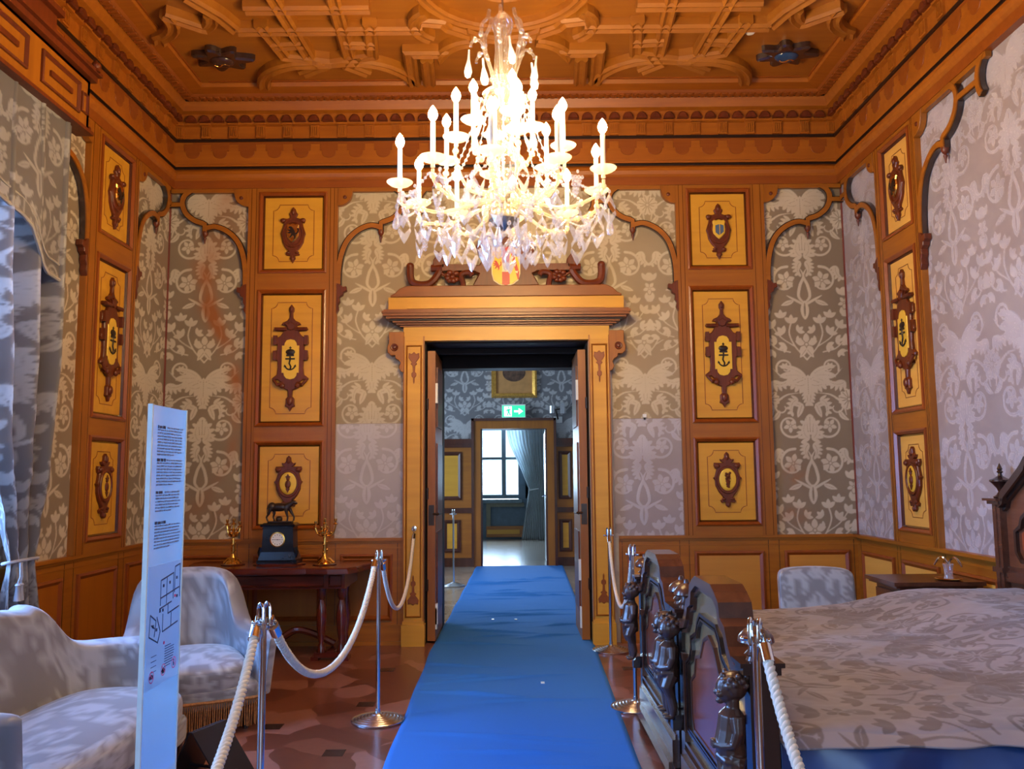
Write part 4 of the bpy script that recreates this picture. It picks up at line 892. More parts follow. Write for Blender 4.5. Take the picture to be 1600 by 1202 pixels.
# sheer curtain gathered to the right of the far window
n, m = 60, 90; s = np.linspace(0, 1, m); zz = np.linspace(.002, 3.3, n)
left = np.interp(zz, [0, .9, 1.15, 1.6, 2.2, 3.3], [onY(815, 838, 19.8).x, onY(824, 790, 19.8).x, onY(826, 755, 19.8).x, onY(814, 720, 19.8).x, onY(796, 690, 19.8).x, -.30])
right = np.interp(zz, [0, 1.1, 2.2, 3.3], [.72, .70, .74, .75])
X = left[:, None]+(right-left)[:, None]*s[None, :]; Yc = 19.76+.035*np.sin(s*2*PI*11)[None, :]*np.ones((n, 1)); P = np.stack([X, Yc, np.repeat(zz[:, None], m, 1)], -1)
o = surf('sheer_curtain', P, np.zeros((n, m)), fabric('sheer_cloth', (.75, .82, .86), (.8, .85, .9), translucent=.5), thick=.006)
tag(o, 'long white gathered curtain beside the bright window of the last room', 'curtain')
m_ = MB(); m_.tube([(.60, 19.72, 1.16), (.36, 19.68, 1.12), (.40, 19.82, 1.14)], .02, 6); o2 = m_.build('tieback', SHEER, o)
t = thing('door_leaf', 'grey edge-on door leaf with bright lever handle standing open in the last room', 'door leaf', (.57, Y3+.32, 0))
dx = onY(853, 740, Y3+.35).x
m_ = MB(); m_.box(dx, dx+.05, Y3+.31, Y3+1.2, .01, oz-.03); m_.build('slab', plain('white_paint', (.75, .78, .8), .4), t)
m_ = MB(); m_.tube([(dx-.005, Y3+.38, 1.12), (dx-.05, Y3+.38, 1.12), (dx-.055, Y3+.48, 1.10)], .012, 8); m_.box(dx-.012, dx, Y3+.36, Y3+.40, 1.0, 1.2); m_.build('lever_handle', CHROME, t)
# ================================================================== CARPET RUNNER
n, m = 520, 70; yy = np.linspace(2.2, 13.95, n); s = np.linspace(0, 1, m)
lx = np.interp(yy, [2.2, 4.5, 7.3, 13.95], [-.64, -.663, -.700, -.60]); rx = np.interp(yy, [2.2, 4.5, 7.4, 13.95], [.60, .629, .690, .80])
lx = lx+.004*np.sin(yy*5); X = lx[:, None]+(rx-lx)[:, None]*s[None, :]; Y = np.repeat(yy[:, None], m, 1)
Z = .010+0*X
for k in range(46):   # soft wrinkles running roughly across the runner
    y0 = RNG.uniform(2.6, 12.5); x0 = RNG.uniform(-.5, .5); sl = RNG.uniform(-.35, .35); cv = RNG.uniform(-.25, .25); ln = RNG.uniform(.15, .5); hh = RNG.uniform(.008, .022)
    d = Y-(y0+sl*(X-x0)+cv*(X-x0)**2); Z = Z+hh*np.exp(-(d/.022)**2)*np.exp(-((X-x0)/ln)**2)
Z = Z+.0015*vnoise(X, Y, 4, 5)*1.2+.004; Z[:, 0] = .001; Z[:, -1] = .001; Z[0] = .001; Z[-1] = .001
o = surf('carpet_runner', np.stack([X, Y, Z], -1), np.zeros((n, m)), CARPET); tag(o, 'long wrinkled bright blue carpet runner leading through the doorway', 'carpet')
for px, py in [(770, 968), (806, 968), (782, 927), (848, 1067)]:
    c = onZ(px, py, .016); mb = MB(); mb.T = lambda p: (c.x+p[0], c.y+p[1], p[2]); mb.box(-.013, .013, -.02, .02, .014, .0185); q = mb.build('tape_patch', WHITE, o)

# ================================================================== BARRIERS
def stanchion(loc, label, rot=0.0, h=1.01, clips=2):
    x, y = loc[0], loc[1]; t = thing('barrier_post', label, 'barrier post', (x, y, 0), 'chrome barrier posts')
    z = 0.0; pr = [(0, .002), (.155, .002), (.158, .010)]
    for k in range(7):
        r0 = .158-.0195*k; z0 = .010+.0065*k*(1-.04*k); pr += [(r0, z0+.004), (r0-.006, z0+.010), (r0-.015, z0+.0075)]
    pr += [(.016, .052), (.016, .075), (0, .075)]
    m_ = MB(); m_.lathe(pr, (x, y, 0), 40); m_.build('stepped_base', STEEL, t, smooth=True)
    m_ = MB(); m_.lathe([(0, .05), (.0125, .05), (.0125, h-.07), (.017, h-.068), (.017, h-.05), (0, h-.05)], (x, y, 0), 16); m_.build('pole', CHROME, t, smooth=True)
    cr_, sr_ = cos(rot), sin(rot); R_ = lambda p: (x+p[0]*cr_-p[1]*sr_, y+p[0]*sr_+p[1]*cr_, p[2])
    for sx in (-1, 1):
        m_ = MB(R_); m_.tube([(sx*.014, .014, h-.075), (sx*.014, .014, h-.02), (sx*.014, .008, h-.005), (sx*.014, 0, h), (sx*.014, -.010, h-.004), (sx*.014, -.017, h-.018), (sx*.014, -.017, h-.075)], .0055, 8); m_.build('hook_loop', CHROME, t, smooth=True)
    m_ = MB(R_); m_.tube([(-.038, 0, h-.062), (.038, 0, h-.062)], .006, 8); m_.ball((-.04, 0, h-.062), .008); m_.ball((.04, 0, h-.062), .008); m_.build('cross_pin', CHROME, t, smooth=True)
    return t
SA, SB, SCc, SD, SE, SF = (-.885, 3.08), (-.818, 5.261), (.757, 5.50), (.735, 2.66), (.803, 7.241), (-.80, 11.55)
stanchion(SA, 'nearest chrome barrier post on the left, in front of the fringed armchair', .9)
stanchion(SB, 'chrome barrier post with stepped base standing left of the blue carpet', .5)
stanchion(SCc, 'chrome barrier post at the far corner of the carved bed end', -.6)
stanchion(SD, 'nearest chrome barrier post on the right, at the near bed corner', -.5)
stanchion(SE, 'chrome barrier post against the back wall right of the doorway', .2)
stanchion(SF, 'chrome barrier post standing in the room beyond the doorway', .3)
def rope(a, b, sag, label, r=.0165, n=None, hooks=(1, 1), mid=None):
    a, b = Vector(a), Vector(b); L = (b-a).length+abs(sag); N = n or max(40, int(L/.011)); C_ = []
    for i in range(N+1):
        t_ = i/N; p = a.lerp(b, t_); q = 2*t_-1; p.z -= sag*(math.cosh(1.6)-math.cosh(1.6*q))/(math.cosh(1.6)-1); C_.append(p)
    t = thing('barrier_rope', label, 'rope', ((a.x+b.x)/2, (a.y+b.y)/2, min(p.z for p in C_)), 'cream barrier ropes')
    m_ = MB(); ph = 2*PI/.062; d = 0
    T_ = [(C_[min(i+1, N)]-C_[max(i-1, 0)]).normalized() for i in range(N+1)]; u = T_[0].cross(Vector((0, 1, .1))).normalized(); US = []; DS = []
    for i in range(N+1):
        u = (u-T_[i]*u.dot(T_[i])).normalized(); US.append(u.copy()); DS.append(d)
        if i < N: d += (C_[i+1]-C_[i]).length
    for k in range(3):
        path = []
        for i in range(N+1):
            w = T_[i].cross(US[i]); aa = ph*DS[i]+2*PI*k/3; path.append(C_[i]+(US[i]*cos(aa)+w*sin(aa))*r*.50)
        m_.tube(path, r*.58, 7)
    m_.build('twisted_cord', ROPE, t, smooth='all')
    for e, i0, i1 in ((0, 0, 4), (1, N, N-4)):
        if not hooks[e]: continue
        m_ = MB(); dr = (C_[i1]-C_[i0]).normalized(); m_.tube([C_[i0]-dr*.012, C_[i0]+dr*.05], r*1.25, 12); m_.tube([C_[i0]-dr*.012, C_[i0]-dr*.03+Vector((0, 0, .012)), C_[i0]-dr*.015+Vector((0, 0, .03)), C_[i0]+Vector((0, 0, .02))], .005, 6); m_.build('snap_hook', CHROME, t, smooth=True)
    return t
hz = .925
rope((SA[0]-.02, SA[1]-.02, hz), (-.66, 1.0, .86), .32, 'cream twisted rope falling from the nearest left post towards the viewer', hooks=(1, 0))
rope((SA[0]+.03, SA[1]+.02, hz), (SB[0]-.02, SB[1]-.02, hz+.01), .36, 'cream twisted rope sagging between the two left barrier posts')
WH = (onY(647, 826, D-.10))
rope((SB[0]+.02, SB[1]+.02, hz), (WH.x, WH.y-.02, WH.z-.06), .42, 'cream twisted rope hanging from the middle post to a hook on the left door jamb', r=.014)
rope((SE[0], SE[1]-.02, .93), (SCc[0], SCc[1]+.02, .95), .44, 'cream twisted rope between the wall post and the far bed corner post', r=.014)
rope((SD[0]+.02, SD[1]-.03, hz), (.655, .9, .86), .34, 'cream twisted rope falling from the nearest right post over the bed edge', hooks=(1, 0))
t = thing('rope_hook', 'small round chrome hook plate on the left door jamb holding a rope', 'hook', (WH.x, D-.088, WH.z))
m_ = MB(FB); m_.T = lambda p: FB((WH.x+p[0], WH.z+p[1], .095+p[2])); m_.lathe([(.024, 0), (.022, .006), (0, .008)], seg=16); m_.tube([(0, 0, .006), (0, -.004, .03), (0, -.02, .034), (0, -.03, .022)], .004, 6); m_.build('hook_plate', CHROME, t)

# ================================================================== SEATING
def cline(pts, k=8): return smoothpts(pts, k)
def shell(name, path, h0, hfun, th, mat, parent, lean=.10, nt=34, roll=.5):
    """upholstered wrap-round back: path = plan line (x,y) from left arm front to right arm front"""
    P = np.array(path); n = len(P); T_ = np.gradient(P, axis=0); T_ /= np.linalg.norm(T_, axis=1)[:, None]; N_ = np.stack([T_[:, 1], -T_[:, 0]], 1)
    d = np.concatenate([[0], np.cumsum(np.linalg.norm(np.diff(P, axis=0), axis=1))]); H = np.array([hfun(x/d[-1]) for x in d])
    V = np.zeros((n, nt, 3)); U = np.zeros((n, nt)); W_ = np.zeros((n, nt))
    for j in range(nt):
        a = j/(nt-1)
        if a < .38: q = a/.38; off = -.5+.14*sin(PI*q); z = q*.94           # inside, up
        elif a < .62: q = (a-.38)/.24; off = -.5*cos(PI*q); z = .94+.06*sin(PI*q)
        else: q = (a-.62)/.38; off = .5-.05*q; z = .94*(1-q)
        hh = (H-h0)*z; ln = lean*hh*(1 if a < 2 else 1)
        end = np.minimum(1, np.minimum(d, d[-1]-d)/(th*.9)); end = np.sqrt(1-(1-np.clip(end, 0, 1))**2)*.98+.02
        o = off*th*end+ln+.03*np.exp(-((z-.93)/.07)**2)*np.sign(off+.01)*0
        V[:, j, 0] = P[:, 0]+N_[:, 0]*o; V[:, j, 1] = P[:, 1]+N_[:, 1]*o; V[:, j, 2] = h0+hh*(1-.05*(1-end)) if True else 0
        U[:, j] = d; W_[:, j] = hh+(.5 if a > .5 else 0)
    pat = damask(U-d[-1]/2, -W_*1.0+.5); return surf(name, V, pat, mat, parent)
def fringe(mb, path, z0, z1):
    P = path
    for i in range(len(P)-1):
        a, b = Vector((P[i][0], P[i][1], 0)), Vector((P[i+1][0], P[i+1][1], 0)); L = (b-a).length; k = max(1, int(L/.011))
        for j in range(k):
            p = a.lerp(b, (j+.5)/k); w = RNG.uniform(-.004, .004); mb.tube([(p.x, p.y, z1), (p.x+w*.5, p.y+w, (z0+z1)/2), (p.x+w, p.y-w, z0+RNG.uniform(0, .012))], .0045, 4)
FRINGE = plain('bullion_fringe', (.36, .15, .045), .7, var=.45, nscale=90)
# fringed easy chair, turned slightly to the right
def easy_chair(label, loc, rz):
    t = thing('armchair', label, 'armchair', (0, 0, 0))
    path = cline([(-.37, -.36), (-.36, -.20), (-.31, .0), (-.26, .20), (-.16, .32), (0, .35), (.16, .32), (.26, .20), (.31, .0), (.36, -.20), (.37, -.36)], 6)[::-1]
    hf = lambda s_: .51+.34*(1/(1+math.exp(-(s_-.335)*46)))*(1/(1+math.exp((s_-.665)*46)))+.02*math.sin(PI*s_)
    shell('wraparound_back', path, .18, hf, .12, UPH, t, lean=.10)
    softbox('seat_cushion', (0, -.07, .29), (.60, .72, .20), UPH, t, e=4.5, deform=lambda L, B: L+np.stack([0*L[:, 0], 0*L[:, 0], .045*np.clip(B[:, 2], 0, 1)*(1-B[:, 0]**2)*(1-B[:, 1]**2)], 1))
    softbox('seat_rail', (0, -.04, .20), (.70, .78, .14), UPH, t, e=7)
    m_ = MB(); fp = cline([(-.37, .2), (-.39, -.2), (-.35, -.41), (-.18, -.445), (.18, -.445), (.35, -.41), (.39, -.2), (.37, .2)], 6); fringe(m_, fp, .035, .19); m_.build('bullion_fringe', FRINGE, t)
    m_ = MB(); m_.tube([(p[0], p[1], .19) for p in fp], .010, 6); m_.build('fringe_heading', FRINGE, t)
    for sx in (-1, 1):
        for sy in (-1, 1): m_ = MB(); m_.lathe([(0, 0), (.018, 0), (.014, .03), (.026, .07), (.03, .16), (0, .16)], (sx*.27, -.05+sy*.30, 0), 12); m_.build('leg', EBON, t, smooth=True)
    return place(t, loc, rz)
easy_chair('pale blue-grey damask armchair with brown bullion fringe before the clock table', (-1.97, 5.35, 0), math.radians(26))
# settee along the window wall
t = thing('settee', 'pale damask settee with sloping arms beside the glass sign, under the window', 'sofa', (-2.25, 3.95, 0))
path = cline([(-1.76, 3.21), (-1.95, 3.17), (-2.14, 3.20), (-2.27, 3.36), (-2.30, 3.60), (-2.31, 3.95), (-2.30, 4.28), (-2.27, 4.50), (-2.16, 4.66), (-2.02, 4.71), (-1.90, 4.70)], 7)
def hs(s_): return .59+.05*(s_ < .1)+.25*(1/(1+math.exp(-(s_-.22)*40)))*(1/(1+math.exp((s_-.775)*55)))+.025*math.cos((s_-.5)*14)*(.3 < s_ < .7)
shell('wraparound_back', path[::-1], .12, lambda q: hs(1-q), .15, UPH, t, lean=.22, nt=40)
softbox('seat_cushion', (-1.98, 3.93, .29), (.62, 1.42, .20), UPH, t, e=4.0, n=30, uvo=(.1, .4), deform=lambda L, B: L+np.stack([.04*np.clip(B[:, 0], 0, 1)*(1-B[:, 1]**2), 0*L[:, 0], .05*np.clip(B[:, 2], 0, 1)*(1-B[:, 0]**2)*(1-B[:, 1]**2)], 1))
softbox('seat_rail', (-2.0, 3.93, .17), (.64, 1.44, .14), UPH, t, e=8)
for dx_, dy_ in ((-2.25, 3.3), (-2.25, 4.55), (-1.74, 3.3), (-1.74, 4.55)): m_ = MB(); m_.lathe([(0, 0), (.02, 0), (.016, .03), (.03, .08), (.03, .12), (0, .12)], (dx_, dy_, 0), 12); m_.build('leg', EBON, t, smooth=True)
# low chair behind the bed
t = thing('side_chair', 'pale blue damask chair back showing behind the bed against the panelling', 'chair', (0, 0, 0))
softbox('backrest', (0, .25, .575), (.50, .10, .43), UPH, t, e=10, deform=lambda L, B: L+np.stack([0*L[:, 0]-.025*B[:, 2]*np.sign(L[:, 0])*0, .04*B[:, 2], .02*(1-B[:, 0]**2)*B[:, 2]-.0*L[:, 0]], 1))
softbox('seat', (0, -.02, .36), (.52, .52, .13), UPH, t, e=5)
for sx in (-1, 1):
    for sy in (-1, 1): m_ = MB(); m_.lathe([(0, 0), (.013, 0), (.018, .10), (.014, .14), (.024, .30), (0, .31)], (sx*.21, -.02+sy*.21, 0), 12); m_.build('leg', EBON, t, smooth=True)
place(t, (2.04, 5.70, 0), math.radians(-8))

# ================================================================== CONSOLE TABLE, CLOCK, CANDELABRA
TX, TZ = -1.95, .735
t = thing('console_table', 'dark red polished side table with shaped top and carved legs under the clock', 'table', (TX, 7.2, 0))
def mir(P): return mirror(P)
top = mirror([(0, 7.56), (.77, 7.56), (.80, 7.40), (.77, 7.22), (.72, 7.10), (.70, 6.96), (.64, 6.86), (.48, 6.84), (.30, 6.88), (0, 6.85)])
m_ = MB(lambda p: (TX+p[0], p[1], p[2])); m_.prism(top, TZ-.045, TZ-.02); m_.prism([(x*.985, 7.2+(y-7.2)*.97) for x, y in top], TZ-.02, TZ, .008); m_.build('table_top', REDW, t)
m_ = MB(); m_.box(TX-.60, TX+.60, 6.94, 7.50, TZ-.17, TZ-.045); ap = m_.build('apron', REDW, t)
m_ = MB(FB); w = D-6.94; ring(m_, TX-.58, TX+.44, TZ-.155, TZ-.06, .014, w, w+.008); ring(m_, TX+.47, TX+.58, TZ-.155, TZ-.06, .014, w, w+.008); m_.prism([(TX-.07+x, TZ-.107+y) for x, y in [(-.2, 0), (-.1, .02), (0, .035), (.1, .02), (.2, 0), (.1, -.02), (0, -.03), (-.1, -.02)]], w, w+.01, .003); m_.build('apron_moulding', REDW, ap)
for x in (-.56, -.40, .40, .56):
    m_ = MB(); m_.lathe([(0, .05), (.035, .05), (.03, .10), (.018, .13), (.034, .22), (.045, .33), (.036, .42), (.020, .47), (.036, .50), (.040, .57), (0, .57)], (TX+x, 7.02, 0), 16); m_.build('turned_leg', REDW, t, smooth=True)
for x in (-.52, .52):
    m_ = MB(); m_.lathe([(0, .05), (.03, .05), (.02, .13), (.04, .3), (.02, .47), (.035, .57), (0, .57)], (TX+x, 7.42, 0), 14); m_.build('turned_leg', REDW, t, smooth=True)
for x in (-.48, .48):
    m_ = MB(); m_.box(TX+x-.13, TX+x+.13, 6.98, 7.06, .02, .06); m_.box(TX+x-.03, TX+x+.03, 7.0, 7.46, .03, .07); m_.box(TX+x-.15, TX+x-.09, 6.96, 7.08, 0, .03); m_.box(TX+x+.09, TX+x+.15, 6.96, 7.08, 0, .03); m_.box(TX+x-.03, TX+x+.03, 7.40, 7.46, 0, .04); m_.build('trestle_foot', REDW, t)
m_ = MB(); m_.tube(smoothpts([(TX-.47, 7.2, .09), (TX-.3, 7.2, .17), (TX-.15, 7.2, .20), (TX, 7.2, .13), (TX+.15, 7.2, .20), (TX+.3, 7.2, .17), (TX+.47, 7.2, .09)], 6), .028, 8); m_.ball((TX, 7.2, .17), (.04, .04, .06)); m_.build('stretcher', REDW, t, smooth=True)
# clock
CX, CY = -1.945, 7.20
def xb(mb, w0, d0, z0, w1, d1, z1):
    vs = [(CX+sx*w, CY+sy*d, z) for w, d, z in ((w0, d0, z0), (w1, d1, z1)) for sx, sy in ((-1, -1), (1, -1), (1, 1), (-1, 1))]
    mb.add(vs, [(0, 1, 2, 3), (4, 5, 6, 7)]+[(i, (i+1) % 4, 4+(i+1) % 4, 4+i) for i in range(4)])
t = thing('mantel_clock', 'black marble clock with white dial and bronze bull figure standing on top', 'clock', (CX, CY, TZ))
m_ = MB(); m_.lathe([(0, 0), (.215, 0), (.22, .008), (.205, .014), (0, .014)], (CX, CY, TZ), 40, 2, .62); m_.build('wooden_tray', REDW, t, smooth=True)
z = TZ+.014; m_ = MB(); xb(m_, .165, .10, z, .165, .10, z+.03); xb(m_, .155, .095, z+.03, .150, .09, z+.05); xb(m_, .150, .09, z+.05, .135, .08, z+.095); xb(m_, .132, .078, z+.095, .122, .072, z+.30); xb(m_, .128, .077, z+.28, .128, .077, z+.295); xb(m_, .14, .085, z+.30, .145, .09, z+.315); xb(m_, .145, .09, z+.315, .12, .07, z+.33)
m_.build('marble_case', BLACKM, t)
for sx in (-1, 1):
    m_ = MB(); m_.tube([(CX+sx*.138, CY-.06, z+.05), (CX+sx*.150, CY-.06, z+.09), (CX+sx*.138, CY-.06, z+.13)], .02, 8); m_.build('scroll_volute', BLACKM, t, smooth=True)
FK = lambda p: (CX+p[0], CY-.074-p[2], z+.195+p[1])
m_ = MB(FK); m_.lathe([(.058, 0), (.064, .004), (.062, .012), (.053, .014), (.052, .008), (0, .008)], seg=36); m_.build('bezel', GOLD, t, smooth=True)
m_ = MB(FK); m_.lathe([(.053, .008), (.052, .0105), (0, .0105)], seg=36); dl = m_.build('dial', DIAL, t)
m_ = MB(FK)
for k in range(12): a = k*PI/6; m_.box(.040*sin(a)-.0022, .040*sin(a)+.0022, .040*cos(a)-.004, .040*cos(a)+.004, .0105, .012)
m_.box(-.036, .002, -.0015, .0015, .0115, .013); m_.box(-.002, .028, -.0015, .0015, .0115, .013); m_.ball((0, 0, .012), .004); m_.build('hands_and_numerals', BLACKW, dl)
zb = z+.33; m_ = MB(); B_ = lambda x, y, zz: (CX-.012+x, CY+y, zb+zz)
m_.box(CX-.10, CX+.10, CY-.045, CY+.045, zb, zb+.012)
m_.ball(B_(.0, 0, .128), (.078, .032, .036), 16, 10); m_.ball(B_(-.062, 0, .132), (.034, .032, .038)); m_.ball(B_(.06, 0, .128), (.034, .028, .034))
m_.tube([B_(.07, 0, .14), B_(.098, 0, .155), B_(.115, -.004, .168)], [.026, .022, .017], 10); m_.ball(B_(.122, -.006, .168), (.026, .015, .016)); m_.ball(B_(.142, -.008, .160), (.013, .011, .011))
for sy in (-1, 1): m_.tube([B_(.108, sy*.014, .182), B_(.112, sy*.026, .196), B_(.122, sy*.024, .208)], [.006, .005, .003], 6)
for x, k, fy in ((-.072, -.018, -.016), (-.05, .008, .016), (.058, .014, -.016), (.082, .035, .016)):
    m_.tube([B_(x, fy, .115), B_(x+k*.6, fy, .075), B_(x+k-(.012 if x < 0 else -.004), fy, .045), B_(x+k, fy, .014)], [.017, .012, .008, .008], 8)
m_.tube([B_(-.09, 0, .150), B_(-.103, 0, .12), B_(-.10, -.004, .07)], .005, 6); m_.ball(B_(.0, 0, .03), (.03, .03, .025)); m_.build('bull_figure', BRONZE, t, smooth=True, remesh=.0035)
def candelabrum(label, x, y, rz, arms):
    t = thing('candelabrum', label, 'candelabrum', (x, y, TZ)); O = lambda p: (x+p[0]*cos(rz)-p[1]*sin(rz), y+p[0]*sin(rz)+p[1]*cos(rz), TZ+p[2])
    m_ = MB(O); m_.lathe([(0, 0), (.095, 0), (.10, .006), (.092, .010), (0, .010)], seg=32); m_.build('wooden_tray', REDW, t, smooth=True)
    m_ = MB(O); m_.lathe([(0, .01), (.062, .01), (.055, .025), (.035, .04), (.030, .06), (.018, .08), (.012, .10), (.018, .12), (.013, .15), (.020, .175), (.011, .20), (.012, .27), (.016, .29), (.010, .30), (0, .30)], seg=16)
    for k in range(3): a = 2*PI*k/3+.4; m_.tube([(0, 0, .05), (.04*cos(a), .04*sin(a), .045), (.065*cos(a), .065*sin(a), .02), (.075*cos(a), .075*sin(a), .014)], [.018, .016, .014, .016], 8)
    for k in range(10): a = k*2.1; m_.ball((.016*cos(a), .016*sin(a), .06+k*.021), .010, 8, 6)
    m_.build('stem', GOLD, t, smooth=True)
    cup = [(0, -.006), (.018, -.004), (.02, .004), (.008, .010), (.009, .022), (.013, .03), (.012, .045), (0, .045)]
    for r_, a, zz in arms:
        m_ = MB(O); ca, sa = cos(a), sin(a); m_.tube([tuple(q) for q in smoothpts([(0, 0, .25), (r_*.35*ca, r_*.35*sa, .235), (r_*.75*ca, r_*.75*sa, .25), (r_*ca, r_*sa, zz-.02), (r_*ca, r_*sa, zz)], 4)], .007, 6)
        m_.lathe(cup, (r_*ca, r_*sa, zz)); m_.ball((r_*.6*ca, r_*.6*sa, .26), .012, 8, 6); m_.build('candle_arm', GOLD, t, smooth=True)
    m_ = MB(O); m_.lathe(cup, (0, 0, .335)); m_.lathe([(0, .30), (.01, .30), (.01, .335), (0, .335)]); m_.build('centre_socket', GOLD, t, smooth=True)
candelabrum('gilt candelabrum with spreading arms on the table, right of the black clock', -1.56, 7.15, 0, [(.085, .15, .33), (.085, 2.9, .31), (.05, 4.4, .27), (.05, 1.4, .27)])
candelabrum('gilt candelabrum with bunched arms on the table, left of the black clock', -2.335, 7.2, .5, [(.055, .3, .31), (.06, 2.4, .33), (.06, 4.0, .29), (.05, 5.2, .26)])

# ================================================================== GLASS INFORMATION PANEL
PX0 = -1.213; PY0, PY1 = 2.85, 3.15; PZt = 1.70
t = thing('information_panel', 'tall upright glass information panel with printed text and floor plan beside the settee', 'sign', (PX0, 3.0, 0))
m_ = MB(); m_.box(PX0-.006, PX0+.006, PY0, PY1, .02, PZt); m_.build('glass_sheet', SIGNGL, t)
m_ = MB(); m_.box(PX0+.006, PX0+.008, PY0+.012, PY1-.012, .757, 1.16); m_.build('printed_film', PRINT, t)
for y in (PY0, PY1): m_ = MB(); m_.box(PX0-.008, PX0+.008, y-.004, y+.004, .02, PZt+.002); m_.build('bright_edge', plain('polished_glass_edge', (.72, .88, .95), .12, spec=.8), t)
m_ = MB(); m_.box(PX0-.16, PX0+.16, PY0-.05, PY1+.05, 0, .022); m_.build('base_plate', STEEL, t)
FP = lambda p: (PX0+.008+p[2], PY0+p[0]*(PY1-PY0), p[1])
def txt(mb, z, u0=.14, u1=.86, bold=False, h=.0052):
    u = u0
    while u < u1-.03:
        w_ = RNG.uniform(.03, .10); e = min(u+w_, u1); mb.box(u, e, z-h*.5-(.0015 if bold else 0), z+h*.5*RNG.uniform(.6, 1.2)+(.0015 if bold else 0), .0, .0008); u = e+.018
hd = []; m_ = MB(FP)
for z_, k, bl in ((1.628, 10, .24), (1.515, 9, .24), (1.405, 7, .22), (1.302, 8, .30)):
    hd.append((z_, .15, .15+bl))
    for j in range(k): txt(m_, z_-(.0105*j if z_ != 1.302 else .0105*(j+1)), .17+bl if (j == 0 and z_ != 1.302) else .15, .62 if j == k-1 else .87+RNG.uniform(-.03, .02))
m_.build('printed_text', INKG, t)
m_ = MB(FP)
for z_, a, b in hd: txt(m_, z_, a, b, True, .007)
m_.build('printed_heading', INK, t)
m_ = MB(FP)
def ln(u0, z0, u1, z1, w_=.0022): strip(m_, [(u0, z0), (u1, z1)], w_*1.4 if abs(u1-u0)*.3 < abs(z1-z0) else w_, 0, .0012)
for a in [(.38, 1.105, .38, 1.02), (.38, 1.105, .55, 1.112), (.55, 1.112, .55, 1.02), (.55, 1.112, .74, 1.12), (.74, 1.12, .74, 1.03), (.78, 1.14, .78, 1.05), (.78, 1.14, .93, 1.146), (.93, 1.146, .93, 1.03), (.38, 1.045, .93, 1.065), (.36, 1.01, .70, 1.022), (.60, 1.022, .60, .985), (.60, .985, .93, .997), (.12, 1.0, .28, .975), (.12, 1.0, .10, .93), (.28, .975, .24, .925), (.30, .985, .40, .935), (.40, .935, .34, .90), (.10, .93, .34, .90), (.46, .99, .46, .93), (.46, .93, .9, .945), (.7, .985, .7, .94), (.15, .965, .24, .952)]: ln(*a)
for u, z_ in [(.44, 1.08), (.62, 1.085), (.82, 1.095), (.36, .998), (.44, .998), (.18, .955), (.28, .94), (.84, 1.03)]: m_.box(u, u+.035, z_, z_+.010, 0, .0012)
for j in range(9): m_.box(.55, .55+RNG.uniform(.12, .3), .875-.0085*j, .8775-.0085*j, 0, .0008)
for j in range(4): m_.box(.18, .32, .86-.017*j, .862-.017*j, 0, .0008)
m_.build('floor_plan', INK, t)
m_ = MB(FP)
SQ = lambda u, z_, r, a: (u+r*cos(a)/.30, z_+r*sin(a))
for u, z_ in ((.20, .795), (.52, .800), (.82, .806)):
    m_.tube([(SQ(u, z_, .019, a)[0], SQ(u, z_, .019, a)[1], .001) for a in np.linspace(0, 2*PI, 25)[:-1]], .0028, 5, True) if False else None
    for k in range(24):
        a, b = 2*PI*k/24, 2*PI*(k+1)/24; m_.add([(*SQ(u, z_, .020, a), .001), (*SQ(u, z_, .020, b), .001), (*SQ(u, z_, .0165, b), .001), (*SQ(u, z_, .0165, a), .001)], [(0, 1, 2, 3)])
    p, q = SQ(u, z_, .018, PI*.75), SQ(u, z_, .018, -PI*.25); m_.add([(p[0], p[1], .0012), (p[0]+.008, p[1]+.002, .0012), (q[0]+.008, q[1]+.002, .0012), (q[0], q[1], .0012)], [(0, 1, 2, 3)])
m_.prism([(.52+.02*cos(a), .89+.006*sin(a)) for a in np.linspace(0, 2*PI, 9)[:-1]], 0, .001); m_.prism([(.80+.025*cos(a), 1.038+.0055*sin(a)) for a in np.linspace(0, 2*PI, 9)[:-1]], 0, .001)
m_.build('prohibition_rings', plain('sign_magenta', (.65, .03, .18), .4), t, recalc=False)
m_ = MB(FP); m_.box(.15, .25, .789, .800, 0, .0006); m_.box(.18, .22, .800, .804, 0, .0006); m_.box(.49, .55, .788, .806, 0, .0006); m_.box(.47, .57, .794, .800, 0, .0006); m_.box(.81, .83, .796, .818, 0, .0006); m_.build('pictograms', INK, t)
# black folded floor stand
c = (-1.52, 4.36); t = thing('floor_stand', 'small black folded card stand on the parquet below the fringed armchair', 'stand', (c[0], c[1], 0))
R_ = lambda p: (c[0]+p[0]*.93+p[1]*.36, c[1]-p[0]*.36+p[1]*.93, p[2])
BLK = plain('black_card', (.012, .012, .018), .3)
for nm, xs in (('front_board', (-.125, -.008)), ('rear_board', (.20, .008))):
    m_ = MB(R_); a, b = xs; th = .006; m_.add([(a, -.12, 0), (a, .12, 0), (b, .12, .235), (b, -.12, .235), (a+th*1.5, -.12, 0), (a+th*1.5, .12, 0), (b+th*1.5, .12, .235), (b+th*1.5, -.12, .235)], [(0, 1, 2, 3), (4, 5, 6, 7), (0, 1, 5, 4), (1, 2, 6, 5), (2, 3, 7, 6), (3, 0, 4, 7)]); m_.build(nm, BLK, t)
m_ = MB(R_); m_.box(-.12, .20, -.01, .01, .04, .048); m_.build('brace', BLK, t)
